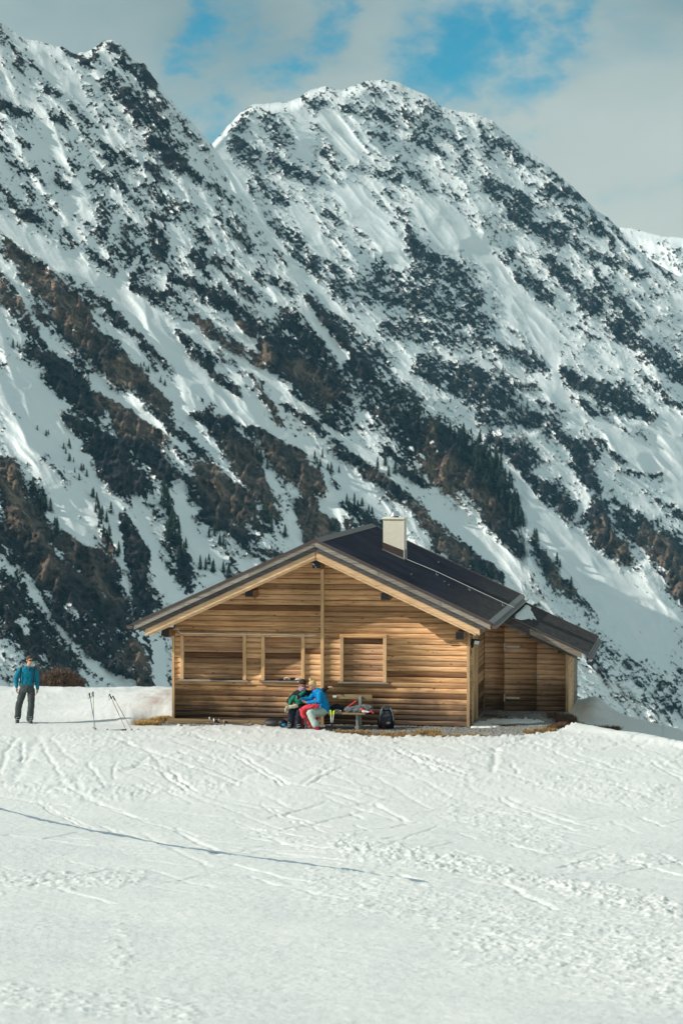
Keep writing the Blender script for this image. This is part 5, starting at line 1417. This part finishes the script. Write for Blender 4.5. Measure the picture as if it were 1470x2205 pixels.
fuse(mb, 'body', m_skin, pc, .0095, 2, extra=ex, origin=org)
mb = MB()
torso(mb, sp + [LQ(678, 1484.5, -1.18)], [(.185, .145), (.18, .14), (.172, .13), (.185, .13), (.175, .12), (.11, .10), (.078, .075)], sd)
chain(mb, [lsh, lel, lwr + Vector((.02, 0, 0))], [.085, .066, .045]); chain(mb, [rsh, rel, rwr + Vector((.03, 0, 0))], [.085, .066, .045])
fuse(mb, 'jacket', m_blue, pc, .012, 2, .015, 8, origin=org)
mb = MB(); torso(mb, [LQ(700, 1537, -1.08), LQ(698, 1531, -1.08), LQ(697, 1524, -1.08)], [(.17, .14), (.175, .15), (.16, .13)], sd)
chain(mb, [lhip, lkn, lan], [.12, .100, .105]); chain(mb, [rhip, rkn, ran], [.11, .088, .090])
fuse(mb, 'trousers', m_mint, pc, .012, 2, .010, 7, origin=org)
mb = MB(); ell(mb, hc + u_ * .045 - f * .035, (.084, .096, .085), e_); ell(mb, hc - f * .065, (.076, .052, .075), e_); ell(mb, hc + u_ * .15 - f * .01, (.035, .035, .042), e_)
fuse(mb, 'hair', m_hairy, pc, .010, 1, .022, 30, origin=org)
g = MB()
for q in (-1, 1): ell(g, hc + f * .080 + u_ * .010 + s_ * q * .030 - org, (.010, .006, .006), e_, 8, 5)
g.build('eyes', m_lens, pc)
g = MB(); ell(g, hc + f * .078 - u_ * .050 - org, (.018, .008, .006), e_, 8, 5); g.build('mouth', m_lip, pc)
mb = MB(); torso(mb, [LQ(679.5, 1487, -1.18), LQ(677.5, 1482, -1.18)], [(.085, .08), (.075, .07)], sd); fuse(mb, 'collar', m_dred, pc, .010, 1, .006, 14, origin=org)
ski_boot('ski_boot', lan, LQ(685, 1570, -1.66), pc, org, m_dred); ski_boot('ski_boot', ran, LQ(660, 1570, -1.40), pc, org)
p = LQ(642, 1501, -1.43)
o = MB().box(-.037, .037, -.005, .005, -.07, .07, bev=.004).build('phone', m_cap, None, loc=p, rot=(-.5, .35, .5)); tag(o, "small dark phone held up in the seated woman's hand", 'phone')
# red jacket over the laps
mb = MB()
capsule(mb, LQ(685, 1519.5, -1.45), LQ(666, 1521.5, -1.50), .045, .058); capsule(mb, LQ(664, 1523, -1.50), LQ(648, 1529, -1.46), .066, .068)
capsule(mb, LQ(650, 1529, -1.50), LQ(653, 1543, -1.55), .062, .055); capsule(mb, LQ(657, 1534, -1.40), LQ(667, 1562, -1.36), .050, .045); capsule(mb, LQ(655, 1527, -1.46), LQ(658, 1536, -1.42), .06, .05)
o = fuse(mb, 'red_jacket', m_red, None, .012, 2, .045, 6); tag(o, "coral red jacket draped over the woman's lap and hanging to the snow", 'jacket')
mb = MB(); capsule(mb, LQ(649, 1541, -1.40), LQ(652, 1560, -1.36), .050, .038)
o = fuse(mb, 'trouser_leg', m_dred, None, .012, 2, .02, 9); o.name = 'red_scarf'; tag(o, 'dark red cloth hanging below the coral jacket between the two sitters', 'scarf')
mb = MB(); capsule(mb, LQ(621, 1523, -1.52), LQ(637, 1520, -1.50), .045, .055); capsule(mb, LQ(616, 1522, -1.55), LQ(614, 1533, -1.56), .030, .022)
o = fuse(mb, 'beige_hat', m_beige, None, .011, 2, .03, 10); tag(o, "beige fleece hat lying on the seated man's knee", 'hat')
# things on and round the bench
def blob(name, parts, mat, label, cat, wr=.02, ws=10, vox=.012, group=None):
    mb = MB()
    for a, b_, ra, rb in parts: capsule(mb, LQ(*a), LQ(*b_), ra, rb)
    o = fuse(mb, name, mat, None, vox, 2, wr, ws); tag(o, label, cat, group); return o
blob('grey_jacket', [((748, 1529, -1.10), (775, 1527, -1.10), .085, .10), ((775, 1524, -1.08), (796, 1524, -1.08), .085, .075), ((796, 1526, -1.08), (803, 1532, -1.10), .06, .04)], m_greyf, 'crumpled grey jacket heaped on the right half of the bench', 'jacket', .05, 7)
blob('red_strap', [((766, 1510, -.95), (752, 1520, -1.0), .022, .022), ((752, 1520, -1.0), (738, 1533, -1.08), .022, .028)], m_red, 'red strap sloping down behind the grey jacket on the bench', 'strap', .008, 14, .01)
blob('red_glove', [((778, 1527, -1.20), (786, 1532, -1.24), .030, .026), ((798, 1531, -1.16), (804, 1536, -1.16), .028, .022)], m_red, 'red and white glove lying on the end of the bench', 'glove', .012, 18, .01)
blob('light_glove', [((781, 1532, -1.27), (793, 1533, -1.27), .030, .024)], m_plug, 'pale grey glove resting on the bench edge before the grey jacket', 'glove', .016, 20, .01)
blob('black_bag', [((713, 1530, -1.0), (730, 1528, -1.0), .10, .11), ((722, 1521, -1.0), (728, 1521, -1.0), .07, .06)], m_black, 'black bag standing on the bench beside the blue jacket', 'bag', .03, 9)
g = MB(); 
pts = [LQ(720, 1531, -1.20), LQ(724, 1534, -1.21), LQ(729, 1532, -1.215), LQ(733, 1534.5, -1.21), LQ(734, 1530.5, -1.20), LQ(728, 1529, -1.19), LQ(721, 1529, -1.19), LQ(720, 1531, -1.20)]
o = g.tube(pts, .010, 6).build('goggle_frame', m_plug, None, True); tag(o, 'white rimmed ski goggles on the bench before the black bag', 'goggles')
# backpack
bp = empty('backpack', W(5.85, -.62, 0), (0, 0, -TH + .25)); tag(bp, 'dark grey hiking backpack leaning on the wall right of the bench', 'backpack')
mb = MB(); torso(mb, [(0, -.02, .02), (0, -.03, .12), (0, -.02, .30), (0.01, .02, .44), (.01, .07, .54)], [(.20, .13), (.225, .15), (.205, .14), (.165, .11), (.09, .07)], (1, 0, 0))
fuse(mb, 'pack_body', m_black, bp, .014, 2, .03, 7)
mb = MB(); torso(mb, [(-.02, -.13, .10), (-.02, -.15, .20), (-.01, -.13, .33), (0, -.08, .44)], [(.13, .05), (.15, .06), (.14, .06), (.11, .06)], (1, 0, 0)); fuse(mb, 'front_pocket', m_pack, bp, .012, 2, .025, 9)
mb = MB(); torso(mb, [(0.01, -.02, .46), (.01, -.0, .53), (.01, .03, .575)], [(.16, .12), (.15, .11), (.08, .06)], (1, 0, 0)); fuse(mb, 'lid', m_pack, bp, .012, 2, .02, 9)
for q, mt in ((-1, m_greyf), (1, m_greyf)):
    MB().tube([(.10 * q, -.10, .54), (.15 * q, -.17, .45), (.18 * q, -.18, .28), (.19 * q, -.15, .10)], [.022, .026, .024, .012], 8).build('shoulder_strap', mt, bp, True)
g = MB(); ell(g, (.03, -.205, .16), (.055, .02, .035)); g.build('patch', simple('dusty_pink_cloth', (.45, .33, .33), .8), bp, True)
g = MB(); ell(g, (-.09, -.19, .06), (.06, .03, .02)); g.build('red_tag', m_dred, bp, True)
# ski poles
m_neon = simple('neon_yellow_plastic', (0.62, 0.80, 0.03), .45, 0, .1); m_wshaft = simple('white_lacquer', (0.70, 0.70, 0.66), .35, 0, .08); m_bpole = simple('blue_lacquer', (0.03, 0.10, 0.35), .35, 0, .3, 3)
m_spole = simple('bronze_grey_lacquer', (0.20, 0.17, 0.15), .35, .3, .2, 5); m_ypole = simple('yellow_blue_lacquer', (0.36, 0.40, 0.10), .35, 0, .5, 3)
def ski_pole(top, tip, mshaft, mgrip, label, group=None, r=.008, low=None):
    t = Vector(top); b_ = Vector(tip); o = empty('ski_pole', b_); d = (t - b_).normalized(); tag(o, label, 'ski pole', group)
    L = (t - b_).length; loc = lambda s: d * s
    MB().tube([loc(0.0), loc(L * .45)], [r * .6, r], 8).build('lower_shaft', low or mshaft, o, True)
    MB().tube([loc(L * .45), loc(L - .13)], r * 1.15, 8).build('shaft', mshaft, o, True)
    MB().tube([loc(L - .14), loc(L - .10), loc(L - .05), loc(L - .015), loc(L)], [.014, .017, .014, .020, .013], 8).build('grip', mgrip, o, True)
    sd_ = d.cross(Vector((0, 1, 0))).normalized()
    MB().tube([loc(L - .01), loc(L - .02) + sd_ * .035 + Vector((0, -.01, -.02)), loc(L - .09) + sd_ * .045 + Vector((0, -.015, -.06)), loc(L - .10) + sd_ * .015, loc(L - .03) + sd_ * .012], .006, 5).build('wrist_strap', mgrip, o, True)
    s2 = d.cross(sd_); vs = []
    for i in range(10): a = 2 * math.pi * i / 10; vs.append(loc(.07) + (sd_ * math.cos(a) + s2 * math.sin(a)) * .038)
    mb = MB(); mb.add(vs + [v + d * .012 for v in vs], [tuple(range(10))[::-1], tuple(range(10, 20))] + [(i, (i + 1) % 10, 10 + (i + 1) % 10, 10 + i) for i in range(10)]); mb.build('basket', m_cap, o)
    return o
ski_pole(LQ(712, 1529, -1.30), LQ(714, 1578, -1.72), m_wshaft, m_neon, 'white ski pole with neon yellow grip leaning on the bench, nearer the sitters', r=.011, low=m_cap)
ski_pole(LQ(719, 1530, -1.28), LQ(713, 1579, -1.70), m_wshaft, m_neon, 'white ski pole with neon yellow grip leaning on the bench, nearer the black bag', r=.011, low=m_cap)
def ground_at(px, py):
    return tpt(px, py)
t1 = ground_at(203, 1571); t2 = ground_at(207, 1573)
ski_pole(Q(201, 1489, t1.y + .05), t1 + Vector((0, 0, -.03)), m_ypole, m_cap, 'upright ski pole with yellowish shaft stuck in the snow, crossing a blue one')
ski_pole(Q(193, 1492, t2.y + .0), t2 + Vector((0, 0, -.03)), m_bpole, m_cap, 'upright ski pole with blue shaft stuck in the snow, crossing a yellowish one')
t1 = ground_at(274, 1574); t2 = ground_at(287, 1574)
ski_pole(Q(236, 1494, t1.y), t1 + Vector((0, 0, -.03)), m_spole, m_cap, 'left of the two parallel leaning ski poles with thin bronze shafts in the snow')
ski_pole(Q(243, 1498, t2.y + .15), t2 + Vector((0, 0, -.03)), m_spole, m_cap, 'right of the two parallel leaning ski poles with thin bronze shafts in the snow')
a = ground_at(272, 1573); b_ = ground_at(226, 1571)
ski_pole(a + Vector((0, 0, .02)), b_ + Vector((0, 0, -.015)), m_cap, m_cap, 'black ski pole lying half sunk in the snow before the leaning poles')
a = ground_at(298, 1571)
g = MB(); ell(g, a, (.035, .03, .02)); o = g.build('ski_strap', m_cap, None, True); tag(o, 'small black ski strap on the snow right of the leaning poles', 'strap')
# skis lying by the plank
m_ski = simple('dark_ski_topsheet', (0.06, 0.055, 0.06), .3, 0, .5, 3); m_ski2 = simple('patterned_ski_topsheet', (0.16, 0.13, 0.12), .3, 0, .8, 5)
def ski(a, b_, mat, label, boot):
    a = Vector(a); b_ = Vector(b_); d = (b_ - a); L = d.length; ang = math.atan2(d.y, d.x)
    o = empty('ski', a, (0, -math.asin(d.z / L), ang)); tag(o, label, 'ski', 'pair of skis on the snow')
    vs = []; n = 16
    for i in range(n + 1):
        t = i / n; x = L * t; w = .058 - .02 * math.sin(math.pi * t) if .06 < t < .93 else .058 * (1 - ((t - .93) / .07) ** 2 * .8 if t >= .93 else 1 - ((.06 - t) / .06) * .25)
        z = .0 + (.075 * ((t - .90) / .1) ** 2 if t > .9 else 0) + (.02 * ((.04 - t) / .04) if t < .04 else 0)
        vs += [(x, -w, z), (x, w, z), (x, w * .95, z + .014), (x, -w * .95, z + .014)]
    fs = [(i * 4 + j, i * 4 + (j + 1) % 4, i * 4 + 4 + (j + 1) % 4, i * 4 + 4 + j) for i in range(n) for j in range(4)] + [(3, 2, 1, 0), (n * 4, n * 4 + 1, n * 4 + 2, n * 4 + 3)]
    mesh_obj('base', vs, fs, mat, o)
    for x0, x1, h in ((L * .16, L * .24, .10), (L * .36, L * .44, .075)):
        MB().box(x0, x1, -.035, .035, .016, h * .5, bev=.006).box(x0 + .01, x0 + .07, -.03, .03, h * .5, h, bev=.006).build('binding', m_cap, o)
        MB().tube([(x0 - .01, -.04, h * .4), (x0 - .04, 0, h * 1.2), (x0 - .01, .04, h * .4)], .009, 6).build('brake', m_buckle, o)
pa = ground_at(437, 1557); pb2 = ground_at(540, 1562)
ski(pa + Vector((0, .1, .03)), pb2 + Vector((0, .1, .03)), m_ski, 'dark ski with bindings lying on the snow along the ground plank, nearer the wall', True)
ski(pa + Vector((.12, -.14, .02)), pb2 + Vector((.16, -.22, .02)), m_ski2, 'brownish ski lying on the snow, the outer one of the pair by the plank', False)
pl = MB().box(-.06, 2.74, -.42, -.16, -.0, .10, bev=.008).build('ground_plank', m_bench, None, loc=HUT, rot=(0, 0, -TH)); tag(pl, 'long weathered plank lying on the ground along the foot of the hut wall', 'plank')
# board, helmet, sill things
bm = bmesh.new(); bmesh.ops.create_cone(bm, cap_ends=True, segments=20, radius1=.16, radius2=.15, depth=.02)
for v in bm.verts: v.co.x *= 2.0
o = MB().bm(bm).build('snow_shovel_blade', m_cap, None, True); o.name = 'sled'; o.location = LQ(594, 1557, -.55); o.rotation_euler = (1.1, .0, -TH); tag(o, 'black plastic sled leaning on the plank end left of the seated man', 'sled')
hl = empty('ski_helmet', LQ(608, 1559, -1.25)); tag(hl, "black ski helmet with a blue visor on the snow by the man's boots", 'helmet')
mb = MB(); ell(mb, (0, 0, .02), (.12, .13, .11)); fuse(mb, 'shell', m_cap, hl, .012, 1)
g = MB(); ell(g, (.045, -.10, -.01), (.07, .045, .045)); g.build('visor', simple('blue_visor', (0.02, 0.20, 0.42), .15, .3, .3, 5, 0), hl, True)
blob('black_gloves', [((600, 1463.5, -.09), (608, 1463, -.09), .028, .032), ((627, 1462, -.09), (634, 1461, -.09), .034, .030)], m_black, 'pair of black gloves on the sill of the middle window', 'gloves', .01, 20, .009)
g = MB().tube([LQ(612, 1464, -.10), LQ(613, 1460, -.10), LQ(618, 1458.5, -.10), LQ(623, 1461, -.10), LQ(623, 1464, -.10)], .012, 6); o = g.build('white_goggle_strap', m_plug, None, True); tag(o, 'white looped goggle strap on the sill of the middle window', 'goggles')
blob('white_mitten', [((637, 1463, -.10), (644, 1462, -.10), .022, .018), ((641, 1467, -.11), (643, 1470, -.11), .012, .010)], m_plug, 'white and black mitten at the right end of the middle window sill', 'mitten', .012, 20, .009)
mb = MB().tube([LQ(700, 1564, -.75), LQ(730, 1565, -.75), LQ(758, 1565, -.75), LQ(766, 1563.5, -.75)], .035, 10); o = mb.build('grey_pipe', m_galv, None, True); tag(o, 'grey pipe lying on the gravel under the bench', 'pipe')
# ------------------------------------------------------------------ conifers on the mountain
m_con, nt, b = new_mat('conifer_green')
oc = coords(nt, 'Object'); oi = nt.nodes.new('ShaderNodeObjectInfo')
nt.links.new(mixc(nt, oi.outputs['Random'], (0.012, 0.026, 0.016), (0.030, 0.046, 0.026)), b.inputs['Base Color']); b.inputs['Roughness'].default_value = .9
m_trunk = simple('trunk_bark', (0.05, 0.035, 0.025), .9, 0, .3, 2, 0)
def conifer_mesh(seed, H=10.0, full=1.0):
    """tiers of drooping boughs with gaps, ragged outline"""
    r = random.Random(seed); vs = []; fs = []
    n = 15
    for i in range(n):
        t = i / (n - 1); z = H * (.10 + .88 * t)
        R = H * .21 * full * (1 - t) ** .75 * r.uniform(.75, 1.15) + .18
        k = r.randint(6, 8); ph = r.uniform(0, 6)
        for j in range(k):
            if r.random() < .12: continue
            a = ph + 2 * math.pi * j / k + r.uniform(-.2, .2); rr = R * r.uniform(.65, 1.2); w = .42 * R + .12
            c, s = math.cos(a), math.sin(a); b0 = len(vs)
            vs += [(0, 0, z + .45), (c * rr * .55 - s * w, s * rr * .55 + c * w, z - .12 * H * .2 * r.random()), (c * rr, s * rr, z - .05 * H * r.uniform(.3, 1)), (c * rr * .55 + s * w, s * rr * .55 - c * w, z - .12 * H * .2 * r.random()), (c * rr * .5, s * rr * .5, z - .35)]
            fs += [(b0, b0 + 1, b0 + 2), (b0, b0 + 2, b0 + 3), (b0 + 4, b0 + 2, b0 + 1), (b0 + 4, b0 + 3, b0 + 2)]
    b0 = len(vs); vs += [(.16, 0, H * .9), (-.08, .14, H * .9), (-.08, -.14, H * .9), (0, 0, H * 1.02)]; fs += [(b0, b0 + 1, b0 + 3), (b0 + 1, b0 + 2, b0 + 3), (b0 + 2, b0, b0 + 3)]
    me = bpy.data.meshes.new('conifer'); me.from_pydata(vs, [], fs); me.materials.append(m_con); me.update(); return me
CM = [conifer_mesh(i, 10, .8 + .12 * (i % 4)) for i in range(7)]
tm = MB().tube([(0, 0, -1.2), (0, 0, 3), (0, 0, 8)], [.28, .22, .06], 6).build('trunk', m_trunk); TM = tm.data; COL.objects.unlink(tm); bpy.data.objects.remove(tm)
def surf(data, u, v):
    us, tp, Pm, fm = data
    i = int(np.clip(np.searchsorted(us, u), 0, len(us) - 1))
    if v < tp[i]: return None
    # nearest row in this column by height in the frame
    col = Pm[:, i]
    uu, vv = to_px(col[:, 0], col[:, 1], col[:, 2])
    j = int(np.argmin(np.abs(vv - v)))
    return Vector(col[j]), float(fm[j, i])
# clusters: u0,v0,u1,v1,spread,count,size(px height),surface,words
CL = [(985, 935, 1125, 1120, 17, 72, 27, 'A', 'dense row on the rib above the chimney'),
      (930, 900, 1010, 1000, 22, 18, 24, 'A', 'row high on the rib above the chimney'),
      (1060, 985, 1130, 1150, 16, 44, 30, 'A', 'clump beside the long right snow chute'),
      (850, 850, 960, 930, 18, 14, 20, 'A', 'row along the top of the central rib'),
      (1000, 930, 1050, 960, 16, 8, 20, 'A', 'short row at the head of the chute'),
      (300, 782, 362, 838, 4, 6, 14, 'A', 'tiny row on the brown left crest'),
      (140, 968, 190, 1040, 14, 12, 17, 'A', 'scatter on the left snow slope'),
      (200, 1060, 245, 1200, 13, 22, 22, 'A', 'slanting row beside the left snow gully'),
      (355, 1050, 372, 1160, 12, 14, 30, 'A', 'upright dark clump above the left roof'),
      (380, 1150, 400, 1215, 14, 10, 28, 'A', 'scatter on rock above the left roof'),
      (440, 1225, 490, 1240, 10, 8, 30, 'A', 'row just above the left roof edge'),
      (545, 1100, 600, 1160, 12, 9, 26, 'A', 'group on dark rock above the gable'),
      (550, 975, 570, 1010, 6, 4, 24, 'A', 'group beside the narrow gully above the gable'),
      (675, 985, 730, 1030, 12, 9, 22, 'A', 'group on the ledge well left of the chimney'),
      (745, 1080, 800, 1110, 12, 9, 24, 'A', 'group on the ledge next to the chimney'),
      (715, 1130, 730, 1150, 5, 4, 22, 'A', 'group just above the roof ridge'),
      (820, 1010, 850, 1020, 10, 4, 26, 'A', 'group on the rock step behind the chimney'),
      (70, 1060, 100, 1100, 12, 8, 26, 'A', 'group on rock at the far left'),
      (115, 1130, 130, 1180, 8, 5, 26, 'A', 'group above the walking man'),
      (20, 740, 60, 770, 8, 5, 20, 'A', 'group on the dark band at left'),
      (60, 930, 130, 950, 14, 3, 14, 'A', 'sparse group on the left snow field'),
      (455, 1130, 480, 1180, 10, 7, 24, 'A', 'group in the gully above the left roof'),
      (1150, 1160, 1162, 1180, 5, 3, 30, 'B', 'group on the outcrop above the shed'),
      (1198, 1215, 1206, 1226, 4, 2, 28, 'B', 'pair right of the outcrop above the shed'),
      (1226, 1265, 1232, 1272, 2, 1, 22, 'B', 'single'),
      (1330, 1090, 1440, 1150, 16, 12, 18, 'B', 'low group on the rock at far right'),
      (1085, 800, 1140, 900, 14, 12, 16, 'B', 'tiny group high on the middle snow'),
      (880, 820, 920, 850, 10, 4, 16, 'A', 'tiny group on the central rib crest')]
rt = random.Random(12)
for ci, (u0, v0, u1, v1, sp_, n, hp, sf, words) in enumerate(CL):
    for k in range(n):
        t = rt.random(); u = u0 + (u1 - u0) * t + rt.gauss(0, sp_ * .6); v = v0 + (v1 - v0) * t + rt.gauss(0, sp_ * .6)
        r_ = surf(dA if sf == 'A' else dB, u, v)
        if r_ is None and sf == 'A': continue
        if r_ is None: continue
        p, fv = r_
        hpx = hp * rt.uniform(.65, 1.25); Hm = hpx * p.y / 5206.0
        big = hpx > 26
        if big:
            o = empty('conifer', p + Vector((0, 0, -.3)), (0, 0, rt.uniform(0, 6.28))); o.scale = (Hm / 7.4, Hm / 7.4, Hm / 10)
            link('crown', CM[rt.randrange(7)], o); link('trunk', TM, o)
        else:
            o = link('conifer', CM[rt.randrange(7)], None, p + Vector((0, 0, -.3)), (0, 0, rt.uniform(0, 6.28))); o.scale = (Hm / 10 * rt.uniform(1.15, 1.6),) * 2 + (Hm / 10,)
        part = ('at the top', 'in the upper half', 'in the middle', 'in the lower half', 'at the bottom')[min(4, int(t * 5))]
        size = 'tall' if hpx / hp > 1.05 else ('short' if hpx / hp < .85 else 'medium')
        if words == 'single': tag(o, 'single dark conifer low on the slope above the shed', 'tree')
        else: tag(o, (size + ' conifer ' + part.replace('upper half', 'upper part').replace('lower half', 'lower part') + ' of the ' + words) if n > 4 else (size + ' conifer of the ' + words), 'tree', 'conifers of the ' + words)
        if len(o['label'].split()) > 16: o['label'] = size + ' conifer of the ' + words

# leafless brown shrubs behind the shelf edge
m_twig, nt, b = new_mat('brown_twigs'); oc = coords(nt, 'Object')
nt.links.new(ramp(nt, noise(nt, oc, 5, 4, .7), [(0.3, (0.06, 0.042, 0.034)), (0.55, (0.17, 0.115, 0.085)), (0.75, (0.30, 0.215, 0.16))]), b.inputs['Base Color']); b.inputs['Roughness'].default_value = .9
def shrub(px, pbase, wpx, hpx, Y, n, label, seed):
    r = random.Random(seed); k = Y / 5206.0; base = Q(px, pbase, Y); Wd = wpx * k / 2; Hh = hpx * k
    o = empty('shrub', base); tag(o, label, 'shrub', None)
    st = MB()
    for i in range(16):
        a = r.uniform(0, 6.28); l = r.uniform(.5, .95)
        st.tube([(0, 0, -.5), (math.cos(a) * Wd * .25 * l, math.sin(a) * .2, Hh * .4 * l), (math.cos(a) * Wd * .8 * l, math.sin(a) * .5 * l, Hh * .85 * l * (1 - .3 * abs(math.cos(a))))], [.03, .02, .008], 5)
    st.build('stems', m_trunk, o)
    g = MB()
    for i in range(n):
        a = r.uniform(0, 6.28); q = r.random() ** .45; el_ = r.uniform(-.25, 1.0)
        x = math.cos(a) * Wd * q * math.sqrt(max(0, 1 - max(el_, 0) ** 2.2)); y = math.sin(a) * Wd * .7 * q; z = Hh * el_ * (.78 + .22 * math.sin(3 * a + seed)) * (1 - .12 * r.random())
        d = Vector((x * .8 + r.gauss(0, .3), y * .5 + r.gauss(0, .3), .6 + r.random())).normalized(); L = r.uniform(.07, .2); w = r.uniform(.006, .014); p = Vector((x, y, z)); sd_ = d.cross(Vector((r.gauss(0, 1), r.gauss(0, 1), .2))).normalized()
        g.add([p - sd_ * w, p + sd_ * w, p + d * L, p + d * L * .5 + sd_ * L * .45], [(0, 1, 2), (0, 1, 3)])
    t = g.build('twigs', m_twig, o, fix=False); t['kind'] = 'stuff'
    return o
shrub(128, 1484, 112, 42, 75.5, 5200, 'wide low brown leafless shrub beyond the snow edge right behind the walking man', 1)

# thin slate tube added as a shadow line across the foreground snow
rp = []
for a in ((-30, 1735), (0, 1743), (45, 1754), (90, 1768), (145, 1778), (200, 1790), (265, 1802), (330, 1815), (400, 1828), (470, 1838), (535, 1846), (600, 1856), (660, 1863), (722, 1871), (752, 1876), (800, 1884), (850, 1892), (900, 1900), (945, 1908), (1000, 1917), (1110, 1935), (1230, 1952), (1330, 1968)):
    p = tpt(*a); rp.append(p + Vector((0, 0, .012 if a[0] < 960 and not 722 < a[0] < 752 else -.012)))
m_shadow_line = simple('slate_shadow_line', (0.13, 0.19, 0.23), .8, 0, .3, 30)
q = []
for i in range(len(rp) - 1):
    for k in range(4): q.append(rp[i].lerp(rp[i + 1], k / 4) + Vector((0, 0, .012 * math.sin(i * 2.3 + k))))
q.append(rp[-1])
o = MB().tube(q, .020, 6).build('shadow_line', m_shadow_line, None, True); tag(o, 'thin slate strand standing in for a shadow across the foreground snow from the left edge', 'shadow_line')

# ------------------------------------------------------------------ air
m_haze = bpy.data.materials.new('haze'); m_haze.use_nodes = True; nt = m_haze.node_tree; nt.nodes.clear()
ho = nt.nodes.new('ShaderNodeOutputMaterial'); hv = nt.nodes.new('ShaderNodeVolumePrincipled')
hv.inputs['Color'].default_value = (0.26, 0.66, 0.90, 1); hv.inputs['Density'].default_value = HAZE; hv.inputs['Anisotropy'].default_value = 0.0
nt.links.new(hv.outputs[0], ho.inputs['Volume'])
vf = mesh_obj('valley_floor', [(-2600, 95, -300), (3600, 95, -300), (3600, 5200, -300), (-2600, 5200, -300)], [(0, 1, 2, 3)], m_snow); vf['kind'] = 'structure'; vf['label'] = 'snowy valley floor below the shelf'
lo = [1e9] * 3; hi_ = [-1e9] * 3
for o in SC.objects:
    if o.type == 'MESH' and o.name.split('.')[0] in ('mountain', 'snow', 'valley_floor', 'gravel_ground'):
        n_ = len(o.data.vertices); co = np.empty(n_ * 3, np.float32); o.data.vertices.foreach_get('co', co); co = co.reshape(-1, 3)
        for k in range(3): lo[k] = min(lo[k], float(co[:, k].min())); hi_[k] = max(hi_[k], float(co[:, k].max()))
hz = MB().box(lo[0] - 20, hi_[0] + 20, lo[1] - 20, hi_[1] + 20, lo[2] - 1, hi_[2] + 6).build('haze', m_haze); hz['kind'] = 'stuff'; hz['label'] = 'thin bluish mountain air'
